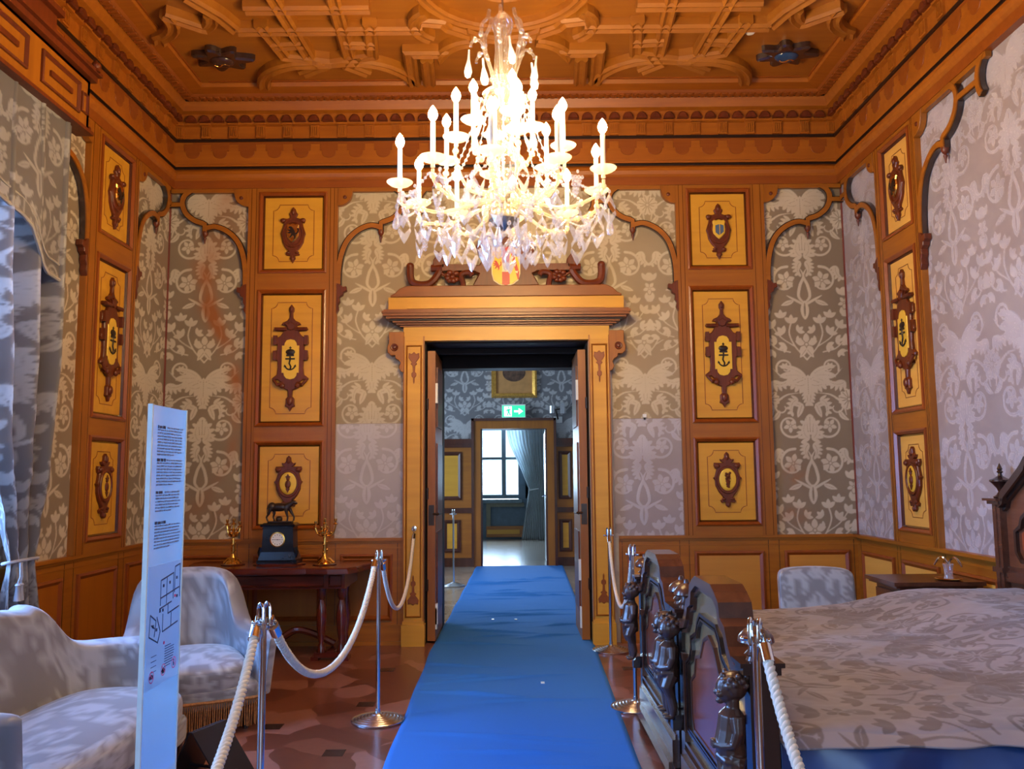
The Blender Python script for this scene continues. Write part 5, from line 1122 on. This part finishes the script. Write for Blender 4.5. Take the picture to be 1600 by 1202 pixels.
# small sensor plug on the right-hand cloth
c = onY(1007, 650, D-.01); t = thing('wall_sensor', 'tiny white sensor fixed on the damask right of the doorway', 'sensor', (c.x, c.y, c.z-.02))
m_ = MB(FB); m_.box(c.x-.016, c.x+.016, c.z-.014, c.z+.014, .006, .026); m_.build('sensor_box', WHITE, t); m_ = MB(FB); m_.box(c.x-.008, c.x+.008, c.z-.034, c.z-.016, .006, .02); m_.build('plug', BLACKW, t)

# ================================================================== WINDOW DRESSING
t = thing('window_pelmet', 'carved dark oak pelmet box above the left window', 'pelmet', (XL, 4.3, 3.78))
y0_, y1_ = 2.95, 5.56
m_ = MB(FL); m_.box(y0_, y1_, 3.80, 4.16, .20, .27); m_.box(y0_, y0_+.03, 3.80, 4.16, .05, .27); m_.box(y1_-.03, y1_, 3.80, 4.16, .05, .27); m_.box(y0_, y1_, 4.13, 4.16, .05, .27); m_.build('fascia', OAK, t)
m_ = MB(FL); m_.box(y0_-.02, y1_+.02, 3.775, 3.80, .18, .30); m_.box(y0_-.02, y1_+.02, 4.15, 4.19, .14, .31); m_.box(y0_-.03, y1_+.03, 4.19, 4.215, .14, .34); m_.box(y0_+.5, y1_-.5, 4.215, 4.36, .12, .30); m_.box(y0_+.48, y1_-.48, 4.34, 4.38, .12, .34); m_.build('moulding', CARV, t)
for a, b in ((y1_-.60, y1_-.14), (y1_-1.2, y1_-.75), (y0_+.8, y0_+1.2), (y0_+.2, y0_+.6)):
    m_ = MB(FL); ring(m_, a, b, 3.87, 4.08, .025, .27, .285); m_.box(a+.1, b-.1, 3.955, 3.99, .27, .285); m_.build('fret_panel', CARV, t)
m_ = MB(FL); ring(m_, y1_-.11, y1_-.03, 3.90, 4.04, .014, .27, .28); fo = m_.build('end_fret', CARV, t); m_ = MB(FL); m_.tube([(y1_-.05, 4.20, .33), (y1_-.05, 4.28, .33)], [.03, .006], 8); m_.ball((y1_-.05, 4.24, .33), .032); m_.build('corner_finial', CARV, t)
# flat shaped valance
n, m = 190, 170; s = np.linspace(-1, 1, n); Yv = 4.27+1.14*s
drop = np.interp(np.abs(1.14*s), [0, .35, .62, .72, .80, .86, .92, 1.0, 1.14], [3.10, 3.08, 3.02, 2.97, 2.86, 2.77, 2.735, 2.73, 2.72]); tt = np.linspace(0, 1, m)
Yg = np.repeat(Yv[:, None], m, 1); Zg = 3.80+(drop-3.80)[:, None]*tt[None, :]; Xg = XL+.235+.012*np.sin(Yg*9)*tt[None, :]+.01*vnoise(Yg, Zg, 3, 2)*tt[None, :]
o = surf('valance', np.stack([Xg, Yg, Zg], -1), damask(Yg-5.05, 3.9-Zg), CURT, thick=.008); tag(o, 'shaped damask valance hanging from the carved pelmet over the left window', 'valance')
m_ = MB(); m_.tube([(XL+.245+.012*sin(y*9), y, z_+.0) for y, z_ in zip(Yv, drop)], .013, 6); m_.build('braid_edge', plain('braid_grey', (.34, .30, .27), .7), o)
m_ = MB(); m_.tube([(XL+.242+.012*sin(y*9), y, z_+.10) for y, z_ in zip(Yv, drop)], .008, 6); m_.build('braid_line', MATS['braid_grey'], o)
def curtain(label, ya_top, yb_top, ta, tb, ba, bb, xw, name='curtain'):
    n, m = 330, 150; zz = np.linspace(.06, 3.78, n); zt = .965; s = np.linspace(0, 1, m)
    ya = np.interp(zz, [0, zt-.3, zt-.06, zt, zt+.07, zt+.35, zt+.7, zt+1.7, 3.78], [ba, ba+(ta-ba)*.4, ta+(ba-ta)*.12, ta, ta+(ya_top-ta)*.06, ta+(ya_top-ta)*.25, ta+(ya_top-ta)*.55, ta+(ya_top-ta)*.9, ya_top])
    yb = np.interp(zz, [0, zt-.3, zt-.06, zt, zt+.07, zt+.35, zt+.9, zt+1.7, 3.78], [bb, bb+(tb-bb)*.4, tb+(bb-tb)*.12, tb, tb+(yb_top-tb)*.1, tb+(yb_top-tb)*.35, tb+(yb_top-tb)*.7, tb+(yb_top-tb)*.95, yb_top])
    amp = np.interp(zz, [0, zt-.4, zt, zt+.5, 2.2, 3.78], [.060, .055, .018, .06, .095, .09])
    fold = np.sin(s*2*PI*3.6+.6)+.45*np.sin(s*2*PI*7.1+2)
    Z_ = np.repeat(zz[:, None], m, 1)
    Y_ = ya[:, None]+(yb-ya)[:, None]*s[None, :]; ph = .35*np.sin(Z_*1.1+s[None, :]*3)
    X_ = xw+amp[:, None]*(np.sin(s[None, :]*2*PI*3.6+.6+ph)+.45*np.sin(s[None, :]*2*PI*7.1+2+ph*2))+.012*vnoise(Y_*2, Z_, 6, 8)*np.exp(-((Z_-1.3)/.5)**2)
    o = surf(name, np.stack([X_, Y_, Z_], -1), damask(s[None, :]*1.25+.1+0*Z_, 3.9-Z_), CURT, thick=.004); tag(o, label, 'curtain')
    yc = (ta+tb)/2; m_ = MB(); m_.tube([(xw+.062*cos(a), yc+(abs(tb-ta)/2+.01)*sin(a), zt+.012*cos(a)) for a in np.linspace(0, 2*PI, 25)[:-1]], .010, 7, True); m_.build('tie_cord', plain('tie_silk', (.40, .40, .45), .5), o, smooth=True)
    m_ = MB(); xk, yk = xw+.065, ta+.03
    for k in range(2): m_.tube([(xk, yk+.012*k, zt), (xk+.01, yk-.01+.02*k, zt-.08), (xk, yk-.015+.03*k, zt-.12)], .006, 6); m_.lathe([(0, .0), (.012, 0), (.018, -.01), (.012, -.02), (.022, -.10), (0, -.10)], (xk, yk-.015+.03*k, zt-.12), 10)
    m_.build('tassel', MATS['tie_silk'], o, smooth=True)
    return o
curtain('blue-lit damask curtain tied back with a tasselled cord at the picture left edge', 4.45, 5.52, 5.09, 5.38, 5.02, 5.44, XL+.15)
curtain('damask curtain tied back at the near side of the left window', 3.86, 3.06, 3.5, 3.2, 3.56, 3.12, XL+.15)

# ================================================================== BED
BX0, BX1, BY0, BY1 = .80, 2.93, 2.86, 5.31; BYM = (BY0+BY1)/2
t = bed = thing('bed', 'twin dark walnut bed with gabled footboard, carved child figures and high headboard', 'bed', ((BX0+BX1)/2, BYM, 0))
FF = lambda p: (BX0-p[2], p[0], p[1])          # footboard frame: along Y, up, towards the carpet
posts = [BY0+.03, BYM-.065, BYM+.065, BY1-.03]
def gable(y0, y1, k=1.0):
    c_ = (y0+y1)/2; h = (y1-y0)/2
    P = [(-1, .16), (-1, .76), (-.80, .78), (-.70, .82), (-.62, .88), (-.50, .90), (-.46, .955), (-.36, .98), (-.26, 1.0), (.26, 1.0), (.36, .98), (.46, .955), (.50, .90), (.62, .88), (.70, .82), (.80, .78), (1, .76), (1, .16)]
    return [(c_+x*h, z) for x, z in P]
for a, b in ((posts[0]+.04, posts[1]-.035), (posts[2]+.035, posts[3]-.04)):
    c_ = (a+b)/2; h = (b-a)/2
    m_ = MB(FF); m_.prism(gable(a, b), -.03, .02); pn = m_.build('footboard_panel', PALEW, t)
    m_ = MB(FF); top_ = gable(a, b)[1:-1]; strip(m_, [(y, z+.012) for y, z in top_], .020, -.075, .05); strip(m_, [(y, z-.020) for y, z in top_], .008, .01, .035); m_.build('gable_moulding', WALNUT, pn)
    m_ = MB(FF)
    for rs, w_ in ((.86, .012), (.80, .007)):
        P = [(-1, .30), (-1, .62), (-.82, .66), (-.72, .72), (-.74, .76), (-.5, .80), (-.42, .86), (-.3, .90), (.3, .90), (.42, .86), (.5, .80), (.74, .76), (.72, .72), (.82, .66), (1, .62), (1, .30), (-1, .30)]
        strip(m_, [(c_+x*h*rs, .58+(z-.58)*(rs+.06)) for x, z in P], w_*.6, .02, .036)
    m_.build('panel_moulding', EBON, pn)
    P = [(-.60, .36), (-.66, .42), (-.66, .56), (-.52, .60), (-.46, .68), (-.30, .70), (-.16, .78), (0, .81), (.16, .78), (.30, .70), (.46, .68), (.52, .60), (.66, .56), (.66, .42), (.60, .36)]
    m_ = MB(FF); m_.prism([(c_+x*h, z) for x, z in P], .018, .030, .004); bp = m_.build('burl_field', BURL, pn)
    m_ = MB(FF); strip(m_, [(c_+x*h*1.03, z) for x, z in P+[P[0]]], .007, .02, .034); m_.build('burl_bead', WALNUT, bp)
    m_ = MB(FF); m_.box(a, b, .10, .20, -.04, .055); m_.box(a, b, .20, .225, -.04, .04); m_.box(a, b, .245, .262, -.03, .035); m_.box(a, b, .04, .10, -.04, .075); m_.build('plinth_moulding', WALNUT, t)
    for sx in (-1, 1):
        m_ = MB(FF); y = c_+sx*h*.93; m_.box(y-.014, y+.014, .30, .62, .02, .040); m_.box(y-.024, y+.024, .27, .31, .02, .045); m_.box(y-.024, y+.024, .62, .65, .02, .045); m_.build('colonnette', WALNUT, pn)
for i, y in enumerate(posts):
    m_ = MB(FF); m_.box(y-.035, y+.035, .0, .80, -.055, .035); m_.box(y-.045, y+.045, 0, .10, -.06, .06); m_.box(y-.042, y+.042, .34, .37, -.055, .075); m_.box(y-.05, y+.05, .80, .825, -.065, .06); m_.box(y-.06, y+.06, .825, .84, -.075, .07)
    m_.box(y-.03, y+.03, .30, .345, .03, .085); po = m_.build('post', EBON, t)
    m_ = MB(); m_.lathe([(0, .84), (.036, .84), (.030, .852), (.040, .860), (.028, .872), (.024, .885), (.052, .892), (.060, .900), (.056, .918), (.038, .938), (.014, .950), (.012, .960), (.008, .968), (0, .970)], (BX0, y, 0), 18); m_.build('finial', WALNUT, po, smooth=True)
def putto(y, flip=1):
    """standing carved child, hands folded at the waist, facing out from the footboard"""
    mb = MB(); G = lambda x, yy_, z_: (BX0-.085+x, y+flip*yy_, .345+z_)
    mb.ball(G(-.008, -.012, .402), (.044, .040, .050), 16, 10); mb.ball(G(.008, -.008, .412), (.046, .045, .048), 16, 10)
    mb.ball(G(-.050, -.012, .392), (.010, .008, .008)); mb.ball(G(-.044, -.030, .388), (.012, .010, .012)); mb.ball(G(-.044, .008, .388), (.012, .010, .012)); mb.ball(G(-.038, -.012, .365), (.016, .016, .012))
    for k in range(22):   # curls
        a = k*2.399; zz = .33*((k+.5)/22); mb.ball(G(.006+.043*cos(a)*math.sqrt(1-zz*zz)+.008, -.006+.043*sin(a)*math.sqrt(1-zz*zz), .412+.040*((k+.5)/22)*1.05), .0105, 8, 5)
    mb.tube([G(.0, 0, .37), G(0, 0, .335)], [.022, .024], 10)
    mb.tube([G(0, 0, .345), G(-.004, 0, .32), G(-.008, 0, .275), G(-.016, 0, .235), G(-.008, 0, .20), G(.0, 0, .16)], [.022, .044, .047, .050, .047, .040], 12)
    for sy in (-1, 1):
        mb.tube([G(.002, sy*.040, .322), G(.0, sy*.058, .275), G(-.012, sy*.052, .238), G(-.045, sy*.026, .228), G(-.066, sy*.006, .232)], [.021, .017, .015, .013, .011], 8)
        for k in range(4): mb.ball(G(-.068, sy*.008, .222+.007*k), (.009, .010, .004), 6, 4)
    mb.tube([G(0, .022, .20), G(-.014, .024, .14), G(-.006, .022, .10), G(-.002, .020, .05), G(-.004, .02, .015)], [.036, .033, .021, .022, .013], 10)
    mb.tube([G(0, -.020, .20), G(-.022, -.022, .145), G(-.004, -.022, .10), G(.006, -.020, .05), G(.002, -.02, .015)], [.036, .032, .021, .022, .013], 10)
    for sy in (-1, 1): mb.ball(G(-.016, sy*.022, .010), (.026, .012, .010), 10, 6)
    # wrapped cloth round the hips
    mb.tube([G(.01, -.045, .21), G(-.040, -.030, .205), G(-.050, .0, .195), G(-.034, .036, .185), G(.005, .05, .18)], .014, 8); mb.tube([G(-.046, -.01, .20), G(-.040, .004, .15), G(-.030, .01, .11)], [.016, .018, .010], 8); mb.tube([G(.0, .046, .18), G(-.008, .044, .12), G(.0, .04, .085)], [.018, .015, .006], 8)
    return mb.build('carved_child_figure', EBON if False else CARVF, t, smooth=True, remesh=.003)
CARVF = wood('carved_figure_wood', (.10, .045, .028), (.06, .025, .016), rough=.3, coat=.25)
for i, y in enumerate(posts): putto(y, 1 if i % 2 else -1)
m_ = MB(); m_.box(BX0+.06, BX1-.06, BY0+.02, BY0+.06, .16, .34); m_.box(BX0+.06, BX1-.06, BY1-.06, BY1-.02, .16, .34); m_.box(BX0+.06, BX1-.06, BYM-.03, BYM+.03, .16, .34); m_.build('side_rail', WALNUT, t)
# headboard against the right wall
HX = 2.985; FHd = lambda p: (HX-p[2], p[0], p[1])
hp = [BY0+.03, BYM, BY1-.10]
for a, b in ((hp[0], hp[1]), (hp[1], hp[2])):
    c_ = (a+b)/2; h = (b-a)/2-.04
    P = [(-1, .3), (-1, 1.24), (-.93, 1.26), (-.90, 1.30), (-.55, 1.43), (-.48, 1.46), (-.42, 1.50), (.42, 1.50), (.48, 1.46), (.55, 1.43), (.90, 1.30), (.93, 1.26), (1, 1.24), (1, .3)]
    m_ = MB(FHd); m_.prism([(c_+x*h, z) for x, z in P], -.02, .02); hb = m_.build('headboard_panel', BURL if False else WALR, t) if 'WALR' in globals() else m_.build('headboard_panel', wood('headboard_walnut', (.20, .07, .03), (.13, .04, .018), axis=1, rough=.2, coat=.6), t)
    m_ = MB(FHd); strip(m_, [(c_+x*h, z+.015) for x, z in P[1:-1]], .022, -.02, .075); strip(m_, [(c_+x*h, z-.02) for x, z in P[1:-1]], .008, .0, .045); m_.build('gable_moulding', EBON, hb)
    Q = [(-.80, .98), (-.80, 1.10), (-.70, 1.13), (-.66, 1.18), (-.52, 1.23), (-.50, 1.30), (-.3, 1.36), (0, 1.40), (.3, 1.36), (.50, 1.30), (.52, 1.23), (.66, 1.18), (.70, 1.13), (.80, 1.10), (.80, .98), (.72, .93), (-.72, .93), (-.80, .98)]
    m_ = MB(FHd); strip(m_, [(c_+x*h, z) for x, z in Q], .011, .02, .042); m_.build('panel_moulding', EBON, hb)
    R0 = [(x*.88, .98+(z-.98)*.80+.02) for x, z in Q[:-1]]; m_ = MB(FHd); m_.prism([(c_+x*h, z) for x, z in R0], .018, .030, .004); m_.build('burl_field', BURL, hb)
    m_ = MB(FHd); m_.box(a+.04, b-.04, .80, .86, .0, .05); m_.box(a+.04, b-.04, .86, .89, 0, .035); m_.build('lower_rail', WALNUT, hb)
for y in hp:
    m_ = MB(FHd); m_.box(y-.04, y+.04, 0, 1.26, -.03, .06); m_.box(y-.052, y+.052, .85, .88, -.03, .075); m_.box(y-.006, y+.006, .3, 1.25, .06, .066); m_.box(y-.06, y+.06, 1.255, 1.275, -.04, .08); m_.box(y-.075, y+.075, 1.275, 1.29, -.045, .10); po = m_.build('headboard_post', WALNUT, t)
    m_ = MB(); m_.lathe([(0, 1.29), (.042, 1.29), (.046, 1.30), (.028, 1.31), (.016, 1.33), (.024, 1.35), (.045, 1.375), (.062, 1.392), (.060, 1.402), (.035, 1.412), (.014, 1.425), (.010, 1.44), (.020, 1.448), (.012, 1.458), (.016, 1.468), (.007, 1.49), (0, 1.505)], (HX-.02, y, 0), 18); m_.build('urn_finial', EBON, po, smooth=True)
# mattress and spread
m_ = MB(); m_.box(BX0+.06, BX1-.02, BY0+.06, BY1-.06, .34, .50); o = m_.build('mattress', plain('ticking', (.5, .48, .45), .8)); tag(o, 'thick pale mattress hidden under the damask bedspread', 'mattress')
n, m = 560, 600; U_ = np.linspace(0, 1, n)          # across the bed, near hem to far hem
zt, zn = .625, .56; Ln = zt-zn; R_b = .07
yn, yf = BY0+.03, BY1-.05; La = Ln; Lb = yf-yn; tot = La+Lb+La; sdist = U_*tot
yy_ = np.zeros(n); zz_ = np.zeros(n); sd = np.zeros(n)
for i, q in enumerate(sdist):
    if q < La: yy_[i] = yn; zz_[i] = zn+q; sd[i] = (La-q)/La
    elif q < La+Lb: yy_[i] = yn+(q-La); zz_[i] = zt
    else: yy_[i] = yf; zz_[i] = zt-(q-La-Lb); sd[i] = -(q-La-Lb)/La
k_ = np.hanning(47); k_ /= k_.sum(); yy_ = np.convolve(np.pad(yy_, 23, 'edge'), k_, 'valid'); zz_ = np.convolve(np.pad(zz_, 23, 'edge'), k_, 'valid')
xx_ = np.linspace(BX0+.065, BX1-.03, m); Xg = np.repeat(xx_[None, :], n, 0); Yg = np.repeat(yy_[:, None], m, 1); Zg = np.repeat(zz_[:, None], m, 1)
near = np.clip(sd, 0, 1)[:, None]; farr = np.clip(-sd, 0, 1)[:, None]; topm = (1-near)*(1-farr)
foldn = np.abs(np.sin(Xg*11+1.3*np.sin(Xg*3.1)))**1.5*.02+np.sin(Xg*23)*.006
Yg = Yg-near**.7*foldn-.05*near+farr*.04*np.sin(Xg*14)+.02*farr
bump = 1/(1+np.exp(-(Xg-2.18)/.10)); Zg = Zg+topm*(bump*(.125*(1-.25*np.abs((Yg-BYM)/1.2)**2)+.012*np.sin(Yg*4+1))+.010*vnoise(Xg, Yg, 2.5, 6)+.05*(1/(1+np.exp(-(Xg-1.5)/.2)))*np.clip((Yg-BY0)/2.4, 0, 1)*.6-.035*np.exp(-((Xg-BX0)/.10)**2)+.006*vnoise(Xg*1, Yg*1, 7, 7))
pat = damask(np.repeat(sdist[:, None], m, 1)-.62, (Xg-BX0)+.25)
o = surf('bedspread', np.stack([Xg, Yg, Zg], -1), pat, SPREAD, thick=.006); tag(o, 'lavender-grey damask bedspread lying over the twin bed and falling in dark folds', 'bedspread')
n, m = 60, 420; xs = np.linspace(BX0+.07, BX1-.04, m); zz = np.linspace(.03, .578, n)
for nm_, yb, sg_, lb in (('bed_skirt', BY0+.04, -1, 'dark navy satin skirt hanging in folds below the near edge of the bedspread'), ('bed_skirt', BY1-.04, 1, 'dark navy satin skirt on the far side of the bed')):
    Xs = np.repeat(xs[None, :], n, 0); Zs = np.repeat(zz[:, None], m, 1); q = (.578-Zs)/.548
    Ys = yb+sg_*(-.01+.13*q**.6*np.abs(np.sin(Xs*9+1.1*np.sin(Xs*2.3)+.5*q))**1.4+.02*q*np.sin(Xs*27+q*2))
    surf(nm_, np.stack([Xs, Ys, Zs], -1), np.zeros((n, m)), SKIRT, o, thick=.004)
# bedside table with candlestick
t = thing('bedside_table', 'dark wood bedside table against the right wall beside the headboard', 'bedside table', (2.72, 5.72, 0))
m_ = MB(); m_.box(2.40, 2.98, 5.47, 5.93, .735, .76); m_.box(2.42, 2.97, 5.49, 5.91, .72, .735); m_.build('table_top', WALNUT, t)
m_ = MB(); m_.box(2.46, 2.95, 5.53, 5.88, .16, .72); bd = m_.build('body', WALNUT, t)
m_ = MB(); m_.box(2.44, 2.46, 5.56, 5.85, .58, .69); dr_ = m_.build('drawer', WALNUT, t); m_ = MB(); m_.ball((2.43, 5.705, .635), .014); m_.build('knob', GOLD, dr_)
m_ = MB(); m_.box(2.445, 2.46, 5.56, 5.85, .20, .55); m_.build('door', PALEW, t)
for x, y in ((2.50, 5.56), (2.50, 5.84), (2.92, 5.56), (2.92, 5.84)): m_ = MB(); m_.lathe([(0, 0), (.018, 0), (.026, .08), (.02, .16), (0, .16)], (x, y, 0), 10); m_.build('leg', WALNUT, t, smooth=True)
c = (2.80, 5.58); t = thing('candlestick', 'small silver-glass candlestick with curled arms on a dish beside the headboard', 'candlestick', (c[0], c[1], .76))
m_ = MB(); m_.lathe([(0, 0), (.06, 0), (.085, .010), (.08, .014), (.05, .008), (0, .008)], (c[0], c[1], .76), 24); m_.build('dish', GOLD, t, smooth=True)
m_ = MB(); m_.lathe([(0, .008), (.03, .01), (.024, .03), (.028, .08), (.034, .10), (.03, .105), (0, .105)], (c[0], c[1], .76), 16); m_.build('glass_socket', CRYSTAL, t, smooth=True)
for a in (2.3, 5.6): m_ = MB(); m_.tube([(c[0]+.05*sin(a)*q*1.5, c[1]+.07*cos(a)*q*1.5, .86+.045*sin(q*3.4)) for q in np.linspace(0, 1, 10)], .006, 6); m_.build('curled_arm', CHROME, t, smooth=True)

# ================================================================== CHANDELIER
HXc, HYc = -.034, 4.50
t = thing('chandelier', 'large lit crystal chandelier with electric candles and hanging cut-glass leaves', 'chandelier', (HXc, HYc, 2.55))
O = lambda p: (HXc+p[0], HYc+p[1], p[2])
m_ = MB(O); m_.lathe([(0, ZC), (.07, ZC), (.06, ZC-.03), (.02, ZC-.05), (.006, ZC-.06), (.006, 4.02), (0, 4.02)], seg=16); m_.build('hanging_rod', STEEL, t, smooth=True)
m_ = MB(O); m_.lathe([(0, 4.03), (.02, 4.02), (.055, 3.98), (.062, 3.95), (.055, 3.92), (.048, 3.90), (.044, 3.80), (.05, 3.70), (.06, 3.66), (.075, 3.63), (.04, 3.61), (.03, 3.58), (.10, 3.56), (.115, 3.545), (.06, 3.52), (.045, 3.48), (.08, 3.44), (.085, 3.38), (.05, 3.33), (.045, 3.26), (.085, 3.22), (.10, 3.16), (.05, 3.10), (.045, 3.04), (.09, 3.00), (.11, 2.96), (.08, 2.90), (.05, 2.86), (0, 2.85)], seg=20); body = m_.build('glass_stem', STEMGL, t, smooth=True)
m_ = MB(O); m_.lathe([(0, 2.90), (.07, 2.89), (.085, 2.86), (.085, 2.83), (.06, 2.80), (.02, 2.775), (0, 2.77)], seg=20); m_.build('receiver_bowl', plain('silvered_metal', (.45, .42, .36), .25, .9), t, smooth=True)
CUPP = [(0, -.03), (.012, -.03), (.010, -.012), (.018, -.004), (.050, .004), (.068, .018), (.070, .022), (.048, .010), (.016, .004), (.014, .02), (0, .02)]
def candle_arm(a, R, z, z0, hc=.19):
    ca, sa = cos(a), sin(a); P = smoothpts([(.05, z0), (.18*R/.56, z0-.03), (.34*R/.56, z0-.075), (R*.82, z0-.06+.03*(z-3.0)), (R*.98, z-.10), (R, z-.04)], 5) if R > .4 else smoothpts([(.04, z0), (.12, z0-.09), (R*.75, z0-.10), (R, z-.12), (R*1.0, z-.03)], 5)
    m_ = MB(O); m_.tube([(r_*ca, r_*sa, q) for r_, q in P], .0095, 7)
    for k in range(2, len(P)-1, 4): m_.ball((P[k][0]*ca, P[k][0]*sa, P[k][1]), .018, 8, 5)
    arm = m_.build('candle_arm', ARMG, t, smooth=True)
    m_ = MB(O); m_.lathe(CUPP, (R*ca, R*sa, z), 18); m_.build('drip_pan', MILK, arm, smooth=True)
    m_ = MB(O); m_.lathe([(0, .0), (.013, .0), (.0125, hc), (.006, hc+.004), (0, hc+.004)], (R*ca, R*sa, z+.012), 12); m_.build('candle', CANDLE, arm, smooth=True)
    m_ = MB(O); m_.lathe([(0, 0), (.009, .002), (.021, .020), (.025, .036), (.020, .056), (.009, .074), (0, .086)], (R*ca, R*sa, z+.016+hc), 10); m_.build('bulb', BULB, arm, smooth=True)
ARMG = glassy('gilt_glass_arm', (1.0, .96, .88), .5, .10, .28, (.95, .86, .68)); MILK = glassy('drip_pan_glass', (1, .95, .88), .3, .08, .45, (.95, .85, .75))
for k in range(10): candle_arm(2*PI*k/10+.22, .565 if k % 2 else .53, 2.985+(.03 if k % 3 == 0 else 0), 2.93)
for k in range(6): candle_arm(2*PI*k/6+.75, .335, 3.19, 3.05)
for k in range(4): candle_arm(2*PI*k/4+.3, .17, 3.36, 3.26, .15)
LEAFP = [(0, 0), (.006, -.012), (.016, -.03), (.022, -.05), (.030, -.062), (.027, -.082), (.033, -.098), (.024, -.118), (.014, -.14), (0, -.162)]
def leafdrop(kind):
    mb = MB()
    if kind == 0: O_ = mirror(LEAFP)
    elif kind == 1: O_ = mirror([(0, 0), (.006, -.01), (.020, -.035), (.026, -.065), (.022, -.10), (.010, -.135), (0, -.15)])
    if kind in (0, 1):
        n = len(O_); vs = [(x, 0, z) for x, z in O_]+[(0, .007, -.035), (0, .007, -.11), (0, -.007, -.035), (0, -.007, -.11)]
        fs = []
        for i in range(n):
            j = (i+1) % n; zc = (O_[i][1]+O_[j][1])/2; q = n if zc > -.075 else n+1; fs += [(i, j, q), (j, i, q+2)]
        mb.add(vs, fs); mb.ball((0, 0, .008), (.008, .008, .010), 6, 5)
    elif kind == 2: mb.lathe([(0, .012), (.004, .01), (.005, -.03), (.013, -.06), (.018, -.085), (.013, -.105), (0, -.112)], seg=8)
    elif kind == 3:
        mb.ball((0, 0, .008), (.006, .006, .008), 6, 4)
        for r_ in range(6):
            w = 3-abs(r_-1.5)*.5
            for q in range(max(1, int(round(4-r_*.55)))): nq = max(1, int(round(4-r_*.55))); mb.ball(((q-(nq-1)/2)*.013, 0, -.015-r_*.016), (.0075, .0075, .009), 6, 4)
    return mb
protos = []
for kd in range(4):
    ob = leafdrop(kd).build('crystal_drop', CRYSTAL, t, recalc=True, origin=(0, 0, 0)); protos.append(ob)
used = [False]*4; cnt = 0
def hang(kd, x, y, z, s_=1.0):
    global cnt
    if cnt >= 100: return
    ob = protos[kd] if not used[kd] else protos[kd].copy()
    if used[kd]: COL.objects.link(ob)
    used[kd] = True; ob.location = Vector((x, y, z))-Vector((0, 0, 2.55)); ob.rotation_euler = (RNG.uniform(-.08, .08), RNG.uniform(-.12, .12), RNG.uniform(-.45, .45)); ob.scale = (s_*1.12, s_*1.12, s_*1.12); cnt += 1
for k in range(20):
    a = 2*PI*(k+.5)/20+.22; hang([0, 3, 1, 0, 2][k % 5], .575*cos(a), .575*sin(a), 2.93-.04*(k % 2), RNG.uniform(.95, 1.2))
for k in range(18):
    a = 2*PI*k/18+.1; hang([1, 0, 3][k % 3], .46*cos(a), .46*sin(a), 2.85-.02*(k % 3), RNG.uniform(.9, 1.15))
for k in range(16):
    a = 2*PI*k/16+.3; hang([0, 1][k % 2], .31*cos(a), .31*sin(a), 2.83-.05*(k % 2), RNG.uniform(.9, 1.2))
for k in range(14):
    a = 2*PI*k/14; hang(1 if k % 2 else 2, .12*cos(a), .12*sin(a), 2.80-.03*(k % 2), 1.2)
for k in range(10):
    a = 2*PI*k/10+.2; hang([1, 2][k % 2], .20*cos(a), .20*sin(a), 3.10-.06*(k % 2), 1.1)
for k in range(8):
    a = 2*PI*k/8+.2; hang(2, .19*cos(a), .19*sin(a), [3.77, 3.66][k % 2], 1.15)
for k in range(8):
    a = 2*PI*k/8+.5; hang(2 if k % 2 else 1, .16*cos(a), .16*sin(a), [3.45, 3.36][k % 2], 1.15)
for k in range(6):
    a = 2*PI*k/6+.4; ca, sa = cos(a), sin(a)
    m_ = MB(O); m_.tube([(r_*ca, r_*sa, z_) for r_, z_ in smoothpts([(.05, 3.60), (.08, 3.70), (.12, 3.82), (.125, 3.92), (.09, 3.97), (.08, 4.02)], 4)], .011, 6); m_.tube([(r_*ca, r_*sa, z_) for r_, z_ in smoothpts([(.10, 3.78), (.14, 3.83), (.185, 3.81), (.19, 3.785)], 4)], .008, 6)
    for q in ((.115, 3.80), (.13, 3.87), (.165, 3.83)): m_.ball((q[0]*ca, q[0]*sa, q[1]), .017, 8, 5)
    m_.tube([(r_*ca, r_*sa, z_) for r_, z_ in smoothpts([(.05, 3.42), (.10, 3.47), (.15, 3.50), (.165, 3.46)], 4)], .008, 6); m_.build('crown_scroll', STEMGL, t, smooth=True)
for k in range(10):
    a0, a1 = 2*PI*k/10+.22, 2*PI*(k+1)/10+.22; m_ = MB(O)
    m_.tube([(.55*cos(a0+(a1-a0)*j/14), .55*sin(a0+(a1-a0)*j/14), 2.955-.07*sin(PI*j/14)) for j in range(15)], .003, 5)
    for j in range(15): q = (j+.5)/15; a = a0+(a1-a0)*q; m_.ball((.55*cos(a), .55*sin(a), 2.955-.07*sin(PI*q)), .0085, 6, 4)
    m_.build('bead_swag', CRYSTAL, t, smooth=True)
for k in range(8):
    a = 2*PI*k/8; m_ = MB(O)
    m_.tube([((.12+.30*q)*cos(a), (.12+.30*q)*sin(a), 3.52-.58*q-.12*sin(PI*q)) for q in np.linspace(0, 1, 16)], .003, 5)
    for j in range(20): q = j/19; m_.ball(((.12+.30*q+.0*q)*cos(a), (.12+.30*q)*sin(a), 3.52-.58*q-.12*sin(PI*q)), .009, 6, 4)
    m_.build('bead_chain', CRYSTAL, t, smooth=True)
